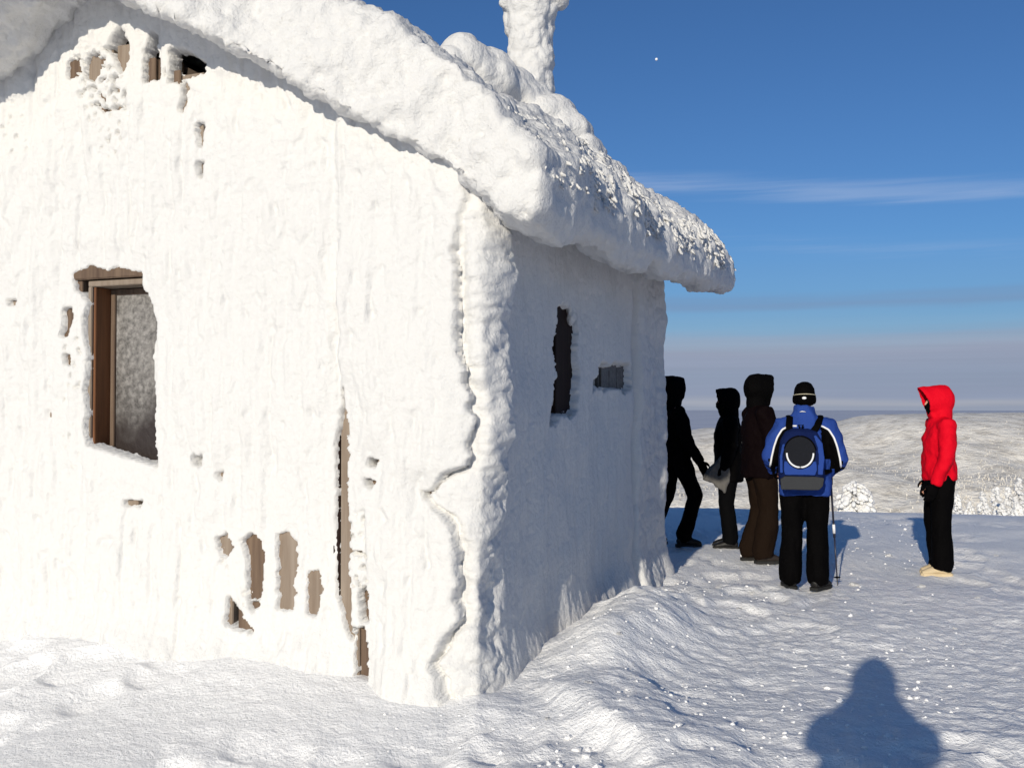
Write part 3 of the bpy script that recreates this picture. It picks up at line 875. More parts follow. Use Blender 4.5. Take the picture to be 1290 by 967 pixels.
# ---- roof: one deep puffed slab of snow
def roof_disp(V, N):
    d = .070 * fbm(V * np.array([1.3, 1.3, 1.5]) + 2, 3) + .050 * (billow(V * np.array([2.2, 2.2, 3.4]) + 4, 4, .6) - .35) + .016 * cauli(V * 7.5 + .5 * perlin(V * 5)[:, None]) + .024 * fbm(V * 10, 4, .6) + .008 * perlin(V * 36)
    d -= .05 * np.clip(perlin(V * np.array([3, 3, 5.5]) + 30) - .22, 0, 1)       # cracks and hollows
    side = ss(.25, .75, N[:, 0])
    d = d * (1 - .55 * side * ss(2.95, 2.6, V[:, 2] - .03 * V[:, 1]))
    return N * d[:, None]
def build_roof():
    right = [(-.36, 2.48), (-.43, 2.54), (-.44, 2.68), (-.41, 2.84), (-.27, 3.01), (.05, 3.30), (.6, 3.65)]
    prof = right + [(2.35, 4.55), (2.6, 4.61), (2.85, 4.55)] + [(5.2 - a, b) for a, b in reversed(right)]
    under = [(5.2 + .2, 2.60), (5.2, 2.72), (2.6, 4.18), (.3, 2.88), (0, 2.68), (-.2, 2.52)]
    ring = prof + under
    bm = bmesh.new()
    ysec = [(-.19, .95), (-.10, 1), (.1, 1), (1.5, 1), (3.0, 1), (4.0, 1), (4.7, 1), (4.9, .93)]
    rows = []
    cz = 3.3
    for y, k in ysec:
        row = []
        for (s, z) in ring:
            mid = (2.57 + .53 * (s if s < 2.6 else 5.2 - s)) + .40
            row.append(bm.verts.new((-s + .085 - .13 * float(ss(.5, -.3, s)) * (1 - min(1, max(0, y / 3.0))) + .09 * float(ss(.5, -.3, s)) * max(0, (y - 3) / 2), y - (.52 * float(ss(2.1, 2.75, s)) if y < -.05 else 0), mid + (z - mid) * k + .030 * max(0, y))))
        rows.append(row)
    n = len(ring)
    for i in range(len(rows) - 1):
        for k in range(n):
            bm.faces.new((rows[i][k], rows[i][(k + 1) % n], rows[i + 1][(k + 1) % n], rows[i + 1][k]))
    bm.faces.new(rows[0]); bm.faces.new(list(reversed(rows[-1])))
    bmesh.ops.triangulate(bm, faces=bm.faces)
    # bulges that give the front edge its hanging outline
    for px, py, r in ():
        c = to_hut(at(px, py, 4.75 + (655 - px) * .0019))
        blob(bm, (c[0], -.46, c[2]), (r * 1.25, .17, r * .85), Matrix.Rotation(R(28), 4, 'Y'))
    me = remesh(bm, 'roof', .024, 4, roof_disp)
    r = obj('roof', me, M_roof, hut)
    r['label'] = 'deep overhanging slab of rime snow on the roof'
    # rime feathers: small tapered tufts fringing the upper half of the eave and the far end
    n = len(me.vertices)
    V = np.empty(n * 3, np.float32); me.vertices.foreach_get('co', V); V = V.reshape(-1, 3).astype(float)
    Nn = np.empty(n * 3, np.float32); me.vertex_normals.foreach_get('vector', Nn); Nn = Nn.reshape(-1, 3).astype(float)
    t = V[:, 1]
    lowz = 2.70 + .025 * np.clip(t, 0, 5) + .07 * fbm(np.stack([t * 2.5, t * 0, t * 0], 1), 3)
    c = (V[:, 0] > .05) & (t > -.25) & (V[:, 2] > lowz) & (Nn[:, 0] > .12) & (Nn[:, 2] < .80)
    w = np.where(V[:, 2] < 3.02 + .03 * t, 1.0, .35) * ss(-.35, .5, t)
    idx = np.nonzero(c & (rng.random(n) < .30 * w * ss(-.25, .15, fbm(V * 4.5 + 9, 2))))[0]
    P = V[idx]; NN = Nn[idx]; m = len(idx)
    D = NN * .38 + np.stack([np.full(m, .10), rng.normal(-.04, .14, m), -.85 + rng.normal(0, .12, m)], 1) + rng.normal(0, .22, (m, 3))
    D /= np.linalg.norm(D, axis=1)[:, None]
    ln = rng.uniform(.015, .055, m) ** 1.0 * (.6 + .7 * ss(-.2, 1.2, P[:, 1])); wd = .005 + ln * rng.uniform(.12, .24, m)
    A = np.cross(D, rng.normal(size=(m, 3))); A /= np.linalg.norm(A, axis=1)[:, None]; B = np.cross(D, A)
    seg = 5; rows = [(-.35, .7), (.10, 1.0), (.50, .92), (.85, .60), (1.0, .12)]
    Q = np.zeros((m, len(rows), seg, 3))
    for i, (f, q) in enumerate(rows):
        for k in range(seg):
            a = 2 * math.pi * k / seg + i * .6
            jit = rng.uniform(.7, 1.3, m)
            Q[:, i, k] = P + D * (ln * f)[:, None] + (A * math.cos(a) + B * math.sin(a)) * (wd * q * jit)[:, None]
    F = np.stack([[i * seg + k, i * seg + (k + 1) % seg, (i + 1) * seg + (k + 1) % seg, (i + 1) * seg + k] for i in range(len(rows) - 1) for k in range(seg)])
    F = F[None] + (np.arange(m) * len(rows) * seg)[:, None, None]
    fo = obj('rime_feathers', mesh_np('rime_feathers', Q.reshape(-1, 3), F.reshape(-1, 4)), M_roof, r)
    fo['kind'] = 'stuff'; fo['label'] = 'fringe of small rime feathers along the eave'
    return r
roof = build_roof()

def build_chimney():
    # snow clad chimney standing on the right slope
    b = to_hut(at(680, 130, 7.25)); t = to_hut(at(672, -20, 7.25))
    k = FPX / 7.25
    bm = bmesh.new()
    pts = [(676, 190, 26), (672, 130, 26), (669, 95, 27), (667, 60, 29), (667, 25, 31), (669, 4, 35), (671, -14, 39), (672, -40, 36), (673, -60, 20)]
    P = []; rad = []
    for px, py, w in pts:
        c = to_hut(at(px, py, 7.25)); P.append(tuple(c)); rad.append(w / k)
    tube(bm, P, rad, 20)
    for (px, py, r) in ((640, 2, 9), (705, -2, 12)):
        c = to_hut(at(px, py, 7.2)); blob(bm, tuple(c), (r / k,) * 3)
    me = remesh(bm, 'chimney', .016, 2, lambda V, N: N * (.026 * cauli(V * 10) + .015 * cauli(V * 22) + .022 * fbm(V * 4, 2) - .012)[:, None])
    c = obj('chimney', me, M_roof, roof)
    c['label'] = 'snow clad chimney flaring towards its top'
    bm = bmesh.new()
    for (px, py, r, Y) in ((590, 78, 26, 6.6), (612, 84, 24, 6.7), (572, 82, 18, 6.5), (632, 104, 24, 6.8), (655, 122, 24, 6.9), (690, 150, 30, 7.0), (712, 172, 28, 7.0), (735, 196, 24, 7.0), (668, 138, 30, 7.0), (640, 120, 30, 6.9), (615, 105, 30, 6.7), (760, 222, 16, 7.0)):
        c = to_hut(at(px, py, Y)); q = r / FPX * Y
        blob(bm, tuple(c), (q * 1.1, q * 1.5, q))
    me = remesh(bm, 'snow_mound', .02, 5, lambda V, N: N * (.03 * cauli(V * 7) + .03 * fbm(V * 3, 3) + .01 * cauli(V * 18))[:, None])
    obj('snow_mound', me, M_roof, roof)
build_chimney()


# ------------------------------------------------------------------ people
def cloth(name, col, **k):
    return mat(name, col, k.pop('rough', .75), k.pop('spec', .02), bump=[(60, .35, .006), (420, .25, .001)])
M_black = cloth('black_cloth', (.0022, .0020, .0022))
M_black2 = cloth('charcoal_cloth', (.003, .003, .0035))
M_navy = cloth('dark_navy_cloth', (.006, .007, .012))
M_maroon = cloth('shade_darkened_maroon_cloth', (.0045, .0024, .0028))  # near black: the hut's shadow on the wearer is put into the colour
M_brown = cloth('shade_darkened_brown_cloth', (.012, .0072, .0048))  # brown darkened likewise, hut shade painted into the cloth
M_blue = cloth('blue_jacket_cloth', (.022, .055, .245), rough=.65)
M_red = cloth('red_jacket_cloth', (.62, .004, .016), rough=.6)
M_white = mat('white_piping', (.75, .76, .78), .5, .3)
M_grey = cloth('grey_bag_cloth', (.12, .115, .11))
M_skin = mat('skin', (.50, .25, .17), .55, .35, bump=[(90, .2, .002)])
M_boot = mat('boot_leather', (.007, .006, .006), .55, .35, bump=[(60, .4, .003)])
M_boot_brown = mat('brown_boot_leather', (.022, .016, .013), .6, .3, bump=[(60, .4, .003)])
M_sand = mat('sand_boot', (.55, .44, .28), .65, .25, bump=[(60, .4, .003)])
M_sole = mat('rubber_sole', (.02, .02, .02), .8, .2)
M_cream = mat('cream_band', (.55, .50, .36), .6, .2)
M_dkgrey = cloth('dark_grey_cloth', (.013, .014, .018))
M_hair = mat('dark_hair', (.02, .014, .01), .6, .3)
M_steel = mat('pole_shaft', (.02, .02, .035), .35, .5)
M_eye = mat('eye', (.03, .02, .02), .2, .5)

def vlerp(a, b, t): return tuple(a[i] + (b[i] - a[i]) * t for i in range(3))
def wrinkle(amp, f=7.0, seed=0.0, stretch=(1, 1, .55)):
    st = np.array(stretch)
    def d(V, N):
        q = V * st * f + seed
        return N * (amp * (fbm(q, 3) + .7 * (billow(q * .8 + 5, 2) - .35)))[:, None]
    return d

def hand_tubes(bm, wr, direc, side, k=1.0, palm=True, hold=False):
    """palm, four bent fingers of unequal length and a thumb; direc points from the wrist along the hand"""
    D = Vector(direc).normalized(); W = Vector(wr)
    up = Vector((0, 1, 0)) if abs(D.y) < .8 else Vector((0, 0, 1))
    A = (up - up.dot(D) * D).normalized()      # across the palm, thumb side forward
    B = D.cross(A) * (1 if side > 0 else -1)   # palm normal, towards the body
    if B.x * side > 0: B = -B
    tube(bm, [W - D * .03 * k, W + D * .02 * k, W + D * .06 * k, W + D * .095 * k], [(.027 * k, .022 * k), (.034 * k, .019 * k), (.043 * k, .018 * k), (.040 * k, .015 * k)], 12, ref=A)
    for i, ln in enumerate((.074, .084, .078, .060)):
        r = W + D * .088 * k + A * (.030 - .020 * i) * k
        c = .9 if hold else .35
        p1 = r + (D * math.cos(c * .5) + B * math.sin(c * .5)) * ln * .45 * k
        p2 = p1 + (D * math.cos(c * 1.3) + B * math.sin(c * 1.3)) * ln * .33 * k
        p3 = p2 + (D * math.cos(c * 2.1) + B * math.sin(c * 2.1)) * ln * .25 * k
        q = .0098 * k
        tube(bm, [r - D * .02 * k, r, p1, p2, p3], [q * 1.05, q * 1.05, q, q * .93, q * .75], 8)
    t0 = W + D * .030 * k + A * .030 * k
    t1 = t0 + (D * .6 + A * .75 + B * .25).normalized() * .036 * k
    t2 = t1 + (D * .85 + A * .35 + B * .4).normalized() * .032 * k
    t3 = t2 + (D * .9 + B * .45).normalized() * .022 * k
    tube(bm, [t0 - A * .012 * k, t0, t1, t2, t3], [.013 * k, .014 * k, .012 * k, .0105 * k, .008 * k], 8)

def loop_solid(bm, secs, seg=20, axis='z'):
    """stack of ellipses: (cx, cy, z, rx, ry, power)"""
    rows = []
    for (cx, cy, z, rx, ry, pw) in secs:
        row = []
        for k in range(seg):
            a = 2 * math.pi * k / seg
            c, s = math.cos(a), math.sin(a)
            row.append(bm.verts.new((cx + rx * math.copysign(abs(c) ** pw, c), cy + ry * math.copysign(abs(s) ** pw, s), z)))
        rows.append(row)
    for i in range(len(rows) - 1):
        for k in range(seg):
            bm.faces.new((rows[i][k], rows[i][(k + 1) % seg], rows[i + 1][(k + 1) % seg], rows[i + 1][k]))
    bm.faces.new(list(reversed(rows[0]))); bm.faces.new(rows[-1])

JB = dict(pelvis=(0, 0, .93), waist=(0, .005, 1.07), chest=(0, .0, 1.27), neck=(0, -.012, 1.475), head=(0, .015, 1.635),
          shl=(-.185, -.012, 1.415), shr=(.185, -.012, 1.415), ell=(-.235, -.03, 1.14), elr=(.235, -.03, 1.14), wrl=(-.235, .04, .90), wrr=(.235, .04, .90),
          hipl=(-.095, 0, .93), hipr=(.095, 0, .93), knl=(-.105, .025, .50), knr=(.105, .025, .50), anl=(-.11, -.02, .09), anr=(.11, -.02, .09),
          toel=(-.02, 1.0), toer=(.02, 1.0), headturn=0.0)

def make_person(loc, heading, height, label, J=None, jacket=None, trousers=None, boots=None, glove=None, hood=True, hem=.80, hoodmat=None,
                bulk=1.0, jacket_fix=None, seed=1.0, flare=1.0, bare_hands=False, hold=False, peak=.0, collar=None, trw=1.0):
    j = dict(JB); j.update(J or {})
    k = height / 1.75
    root = empty('person', loc, heading, k)
    tag(root, label, 'person')
    v = lambda n: Vector(j[n])
    HT = Matrix.Translation(v('head')) @ Matrix.Rotation(j['headturn'], 4, 'Z')
    hp = lambda x, y, z: tuple(HT @ Vector((x, y, z)))
    # ---- body: one continuous skin
    bm = bmesh.new()
    tube(bm, [v('pelvis') + Vector((0, 0, -.06)), v('pelvis'), v('waist'), v('chest'), v('neck') - Vector((0, 0, .05)), v('neck')],
         [(.13, .09), (.155, .105), (.135, .095), (.155, .11), (.10, .075), (.06, .06)], 20)
    tube(bm, [v('neck') - Vector((0, 0, .04)), v('neck') + Vector((0, .01, .05)), v('head') + Vector((0, 0, -.05))], [.062, .055, .055], 14)
    for s, a, e, w in ((-1, 'shl', 'ell', 'wrl'), (1, 'shr', 'elr', 'wrr')):
        tube(bm, [v('neck') + Vector((s * .04, 0, -.05)), v(a), v(a).lerp(v(e), .5), v(e), v(e).lerp(v(w), .35), v(w)], [.055, .056, .047, .040, .041, .027], 12)
        hand_tubes(bm, v(w), v(w) - v(e) if not j.get('hd' + ('l' if s < 0 else 'r')) else Vector(j['hd' + ('l' if s < 0 else 'r')]), s, .97, hold=hold)
    for a, n, q in (('hipl', 'knl', 'anl'), ('hipr', 'knr', 'anr')):
        tube(bm, [v(a) + Vector((0, 0, .03)), v(a).lerp(v(n), .4), v(n), v(n).lerp(v(q), .35), v(q), v(q) - Vector((0, 0, .06))], [.085, .078, .055, .054, .036, .034], 12)
    blob(bm, hp(0, -.012, .030), (.074, .094, .092))
    blob(bm, hp(0, .016, -.045), (.058, .072, .072))
    blob(bm, hp(0, .052, -.085), (.032, .030, .026))
    tube(bm, [hp(0, .080, .028), hp(0, .098, -.005), hp(0, .112, -.026), hp(0, .090, -.038)], [.010, .012, .016, .012], 8)
    blob(bm, hp(0, .082, -.062), (.024, .012, .008)); blob(bm, hp(0, .080, -.074), (.021, .012, .008))
    blob(bm, hp(0, .074, .040), (.050, .016, .010))
    for s in (-1, 1):
        blob(bm, hp(s * .074, -.012, -.012), (.010, .020, .032))
        blob(bm, hp(s * .040, .062, -.028), (.022, .020, .018))
    obj('body', remesh(bm, 'body', .0085, 2), M_skin, root)
    for s in (-1, 1):
        bm = bmesh.new(); blob(bm, hp(s * .031, .079, .014), (.013, .009, .008), sub=2)
        obj('eye', bm_mesh(bm, 'eye', True), M_eye, root)
    # ---- trousers
    bm = bmesh.new()
    tube(bm, [v('pelvis') + Vector((0, 0, .14)), v('pelvis') + Vector((0, 0, .02)), v('pelvis') + Vector((0, -.005, -.07))], [(.165, .12), (.185, .135), (.165, .125)], 20)
    for a, n, q in (('hipl', 'knl', 'anl'), ('hipr', 'knr', 'anr')):
        d = (v(q) - v(n))
        tube(bm, [v(a) + Vector((0, 0, .02)), v(a).lerp(v(n), .35), v(n), v(n).lerp(v(q), .5), v(q) + Vector((0, .0, .03)), v(q) + Vector((0, .015, -.035))],
             [r * trw for r in (.105, .103, .084, .083 * flare, .086 * flare, .080 * flare)], 16)
    obj('trousers', remesh(bm, 'trousers', .0125, 2, wrinkle(.011, 8, seed)), trousers or M_black, root)
    # ---- boots
    for a, t in (('anl', 'toel'), ('anr', 'toer')):
        A = v(a); f = Vector((j[t][0], j[t][1], 0)).normalized(); sd = Vector((f.y, -f.x, 0))
        lift = j.get('lift_' + a, 0.0)
        bm = bmesh.new()
        F = lambda y, z: A + f * y + Vector((0, 0, z))
        tube(bm, [F(-.01, .05), F(-.012, 0), F(.0, -.045)], [.055, .052, .054], 14)
        tube(bm, [F(-.075, -.045), F(-.05, -.04), F(.02, -.03), F(.09, -.042), F(.15, -.055), F(.19, -.062)],
             [(.030, .032), (.042, .045), (.046, .050), (.050, .040), (.046, .030), (.028, .020)], 14, ref=sd)
        bt = obj('boot', remesh(bm, 'boot', .009, 2, wrinkle(.003, 20, seed)), boots or M_boot, root)
        bm = bmesh.new()
        outline = [(-.088, .024), (-.075, .038), (-.03, .042), (.02, .041), (.08, .050), (.13, .050), (.18, .034), (.20, .010)]
        pts = outline + [(y, -x) for y, x in reversed(outline)]
        lo = [bm.verts.new(F(y, 0) + sd * x + Vector((0, 0, -A.z + .0 + lift))) for y, x in pts]
        hi = [bm.verts.new(F(y, 0) + sd * x + Vector((0, 0, -A.z + .026 + lift))) for y, x in pts]
        n = len(pts)
        bm.faces.new(lo); bm.faces.new(list(reversed(hi)))
        for i in range(n): bm.faces.new((lo[i], hi[i], hi[(i + 1) % n], lo[(i + 1) % n]))
        obj('sole', bm_mesh(bm, 'sole'), M_sole if boots is not M_sand else M_sand, bt)
    # ---- jacket with sleeves
    bm = bmesh.new()
    pe, wa, ch, ne = v('pelvis'), v('waist'), v('chest'), v('neck')
    hz = Vector((pe.x, pe.y, hem))
    b = bulk
    tube(bm, [hz, hz.lerp(wa, .4), wa, ch, ch.lerp(ne, .45), ch.lerp(ne, .8), ne + Vector((0, 0, .02)), ne + Vector((0, .01, .075))],
         [(.205 * b, .150 * b), (.205 * b, .152 * b), (.195 * b, .145 * b), (.205 * b, .150 * b), (.190 * b, .130 * b), (.135, .105), (.085, .085), (.078, .080)], 24)
    for s, a, e, w in ((-1, 'shl', 'ell', 'wrl'), (1, 'shr', 'elr', 'wrr')):
        i_ = Vector((s * .05, 0, -.06))
        tube(bm, [ne + i_, v(a) + Vector((0, 0, -.005)), v(a).lerp(v(e), .45), v(e), v(e).lerp(v(w), .5), v(w) + (v(w) - v(e)).normalized() * .01],
             [.070, .083 * b, .078 * b, .070 * b, .062 * b, .050 * b], 16)
    if hood == 'down':
        blob(bm, ne + Vector((0, -.075, .03)), (.11, .07, .06))
    me = remesh(bm, 'jacket', .0125, 2, wrinkle(.015, 7.5, seed + 3, (1, 1, .9)))
    jk = obj('jacket', me, jacket or M_black, root)
    if jacket_fix: jacket_fix(jk, me, j, root)
    # ---- hood open towards the face
    if hood is True:
        bm = bmesh.new()
        rows = []
        seg = 22
        secs = [(-.150, .0, .035, .045, 0), (-.140, .005, .075, .085, 0), (-.10, .010, .105, .125, 0), (-.03, .006, .116, .140, 0), (.05, .000, .108, .138, .01), (.105 + peak * .3, -.004, .094, .130, .03 + peak),
                (.100 + peak * .3, -.004, .080, .114, .025 + peak), (.04, -.004, .088, .118, 0), (-.02, 0, .060, .080, 0)]
        for (y, zc, rx, rz, tilt) in secs:
            row = []
            for q in range(seg):
                a = 2 * math.pi * q / seg
                zz = math.sin(a)
                row.append(bm.verts.new(hp(rx * math.cos(a) * (1 - .12 * max(0, zz)), y + tilt * zz * (1.0 if zz > 0 else .4), zc + .012 + rz * zz)))
            rows.append(row)
        for i in range(len(rows) - 1):
            for q in range(seg):
                bm.faces.new((rows[i][q], rows[i][(q + 1) % seg], rows[i + 1][(q + 1) % seg], rows[i + 1][q]))
        bm.faces.new(list(reversed(rows[0]))); bm.faces.new(rows[-1])
        # neck of the hood running into the collar
        tube(bm, [ne + Vector((0, -.01, -.03)), ne + Vector((0, -.01, .04)), hp(0, -.045, -.06)], [(.105, .095), (.098, .098), (.090, .085)], 16)
        tube(bm, [ne + Vector((0, .06, .0)), hp(0, .062, -.13), hp(0, .070, -.105)], [(.065, .035), (.066, .030), (.060, .022)], 14)
        obj('hood', remesh(bm, 'hood', .0105, 5, wrinkle(.006, 12, seed + 8)), hoodmat or jacket or M_black, root)
        bm = bmesh.new()                                    # scarf or mask over nose and mouth inside the hood
        blob(bm, hp(0, .060, -.050), (.060, .060, .050)); blob(bm, hp(0, .052, -.075), (.058, .052, .048)); blob(bm, hp(0, .040, -.115), (.055, .055, .035))
        obj('face_mask', remesh(bm, 'face_mask', .010, 2, wrinkle(.004, 16, seed)), M_black, root)
    # ---- gloves
    if not bare_hands:
        for s, e, w, t in ((-1, 'ell', 'wrl', 'l'), (1, 'elr', 'wrr', 'r')):
            bm = bmesh.new()
            d = Vector(j['hd' + t]) if j.get('hd' + t) else v(w) - v(e)
            hand_tubes(bm, v(w), d, s, 1.18, hold=hold)
            tube(bm, [v(w) - d.normalized() * .05, v(w), v(w) + d.normalized() * .03], [.050, .046, .040], 12)
            obj('glove', remesh(bm, 'glove', .0075, 2), glove or M_black, root)
    root['_k'] = k
    return root

FORWARD_LEFT, FORWARD_RIGHT = R(90), R(-90)
# man in black at the far corner of the hut, stepping to the right
pA = at(852, 685, 11.2)
make_person((pA[0], 11.2, gz(pA[0], 11.2)), R(-75), 1.86, 'person in black stepping past the far corner of the hut, one arm trailing', seed=2,
            J=dict(head=(0, -.03, 1.63), neck=(0, -.035, 1.47), chest=(0, -.035, 1.27), waist=(0, 0, 1.07), shl=(-.18, -.05, 1.41), shr=(.18, -.05, 1.41),
                   elr=(.25, .0, 1.13), wrr=(.27, .14, .89), ell=(-.24, .0, 1.13), wrl=(-.24, .12, .92),
                   knr=(.11, .17, .51), anr=(.12, .03, .09), knl=(-.10, -.07, .50), anl=(-.11, -.25, .11), headturn=R(10)),
            jacket=M_black, trousers=M_black, hem=.86, bulk=.96, trw=.95)
# shorter figure facing the hut
pB = at(918, 687, 11.0)
make_person((pB[0], 11.0, gz(pB[0], 11.0)), R(80), 1.72, 'person in black hooded coat facing the hut, grey bag at the hip', seed=5,
            J=dict(elr=(.24, -.01, 1.14), wrr=(.22, .09, .92), ell=(-.24, -.02, 1.14), wrl=(-.22, .06, .91)), jacket=M_black, trousers=M_black2, hem=.74, bulk=1.02)
# tall one in brown trousers, back to back with the last
pC = at(957, 706, 10.0)
make_person((pC[0], 10.0, gz(pC[0], 10.0)), R(-82), 1.84, 'tall hooded person in shade-darkened jacket and brown trousers facing right', seed=8, hoodmat=M_black,
            J=dict(elr=(.235, .03, 1.13), wrr=(.17, .19, .97), ell=(-.24, .02, 1.14), wrl=(-.2, .18, .97), knl=(-.10, .05, .50), knr=(.10, .06, .5), anl=(-.10, -.06, .09), anr=(.10, .0, .09)),
            jacket=M_maroon, trousers=M_brown, boots=M_boot_brown, hem=.80, bulk=1.04, flare=1.12, bare_hands=True, trw=1.06)

# man in the blue jacket seen from behind
pD = at(1015, 738, 8.55)
D_H = 1.75
D_ROT = R(-13)
def blue_fix(jk, me, j, root):
    me.materials.append(M_black); me.materials.append(M_dkgrey)
    n = len(me.polygons)
    C = np.empty(n * 3, np.float32); me.polygons.foreach_get('center', C); C = C.reshape(-1, 3)
    Nn = np.empty(n * 3, np.float32); me.polygons.foreach_get('normal', Nn); Nn = Nn.reshape(-1, 3)
    ax = np.abs(C[:, 0])
    # the piping line on the back: from beside the neck over the shoulder blade to the outer elbow
    lx = np.array([.07, .135, .19, .23, .257, .278, .29]); lz = np.array([1.385, 1.385, 1.355, 1.29, 1.21, 1.12, 1.04])
    line = np.interp(ax, lx, lz)
    black = (C[:, 2] < line) & (C[:, 1] < .02) & (ax > .125) & (C[:, 2] > 1.02 + 0 * ax) & ~((ax < .205) & (C[:, 2] < 1.10))
    black |= (C[:, 2] < 1.10) & (ax > .24) & (C[:, 2] > .9) & (Nn[:, 0] * np.sign(C[:, 0]) < .3)
    mi = np.zeros(n, np.int32); mi[black] = 1
    me.polygons.foreach_set('material_index', mi)
    bvh = BVHTree.FromPolygons([v.co for v in me.vertices], [p.vertices for p in me.polygons])
    for s in (-1, 1):
        pts = []
        for t in np.linspace(0, 1, 26):
            x = np.interp(t, np.linspace(0, 1, len(lx)), lx); z = np.interp(t, np.linspace(0, 1, len(lz)), lz)
            hit = bvh.ray_cast(Vector((s * x, -.6, z)), Vector((0, 1, 0)))
            if hit[0] is not None and hit[0].y < .08: pts.append(hit[0] + hit[1] * .001)
            else:
                q = bvh.find_nearest(Vector((s * x, -.06, z)))
                pts.append(q[0])
        bm = bmesh.new(); tube(bm, pts, .0085, 8)
        obj('piping', bm_mesh(bm, 'piping', True), M_white, jk)
    bm = bmesh.new()                                     # short light mark on the collar
    q0 = Vector(j['neck']) + Vector((-.045, -.088, .03))
    tube(bm, [q0, q0 + Vector((.02, -.004, .004)), q0 + Vector((.05, -.004, .002))], [.003, .005, .003], 6)
    obj('collar_mark', bm_mesh(bm, 'collar_mark', True), M_white, jk)
_h = Matrix.Rotation(-D_ROT, 3, 'Z') @ (Vector(at(1041, 600, 8.60)) - Vector((pD[0], 8.55, gz(pD[0], 8.55))))
JD = dict(shl=(-.185, -.015, 1.385), shr=(.185, -.015, 1.385), elr=(.288, -.03, 1.10), wrr=(_h.x + .01, _h.y + .05, _h.z + .03), ell=(-.285, -.02, 1.11), wrl=(-.25, .20, 1.0),
          hipl=(-.10, 0, .92), hipr=(.10, 0, .92), knl=(-.110, .02, .5), knr=(.100, .02, .5), anl=(-.125, -.02, .09), anr=(.098, -.05, .09), toel=(-.25, 1), toer=(.55, .85))
backpacker = make_person((pD[0], 8.55, gz(pD[0], 8.55)), D_ROT, D_H, 'person in blue jacket and black cap seen from behind wearing a backpack', J=JD, seed=11,
                         jacket=M_blue, trousers=M_black, hood=False, hem=.795, bulk=1.06, jacket_fix=blue_fix, hold=True, flare=1.05, trw=1.05)
def dress_head():
    h = Vector(JD.get('head', JB['head']))
    bm = bmesh.new()
    loop_solid(bm, [(h.x, h.y - .012, h.z - .075, .066, .080, 1), (h.x, h.y - .012, h.z - .04, .080, .098, 1), (h.x, h.y - .012, h.z + .02, .088, .108, 1), (h.x, h.y - .012, h.z + .07, .083, .102, 1), (h.x, h.y - .012, h.z + .11, .060, .076, 1), (h.x, h.y - .012, h.z + .128, .025, .03, 1)], 24)
    # cap peak in front
    tube(bm, [(h.x, h.y + .07, h.z + .045), (h.x, h.y + .13, h.z + .040), (h.x, h.y + .165, h.z + .028)], [(.072, .014), (.066, .010), (.040, .007)], 14)
    for s in (-1, 1):                                    # ear flaps and goggle strap ends standing off the head
        blob(bm, (h.x + s * .084, h.y - .005, h.z - .025), (.016, .035, .040))
    cp = obj('cap', remesh(bm, 'cap', .008, 2, wrinkle(.002, 20, 3)), M_black, backpacker)
    bm = bmesh.new()
    pts = []
    for k in range(25):
        a = 2 * math.pi * k / 24
        pts.append((h.x + .0915 * math.cos(a), h.y - .012 + .111 * math.sin(a), h.z + .022 + .012 * math.sin(a) * -1 - .012))
    tube(bm, pts, (.0035, .0065), 8, ref=(0, 0, 1))
    obj('band', bm_mesh(bm, 'band', True), M_cream, cp)
    bm = bmesh.new(); blob(bm, (h.x - .008, h.y - .120, h.z - .012), (.019, .006, .012), sub=2)
    obj('badge', bm_mesh(bm, 'badge', True), M_white, cp)
dress_head()

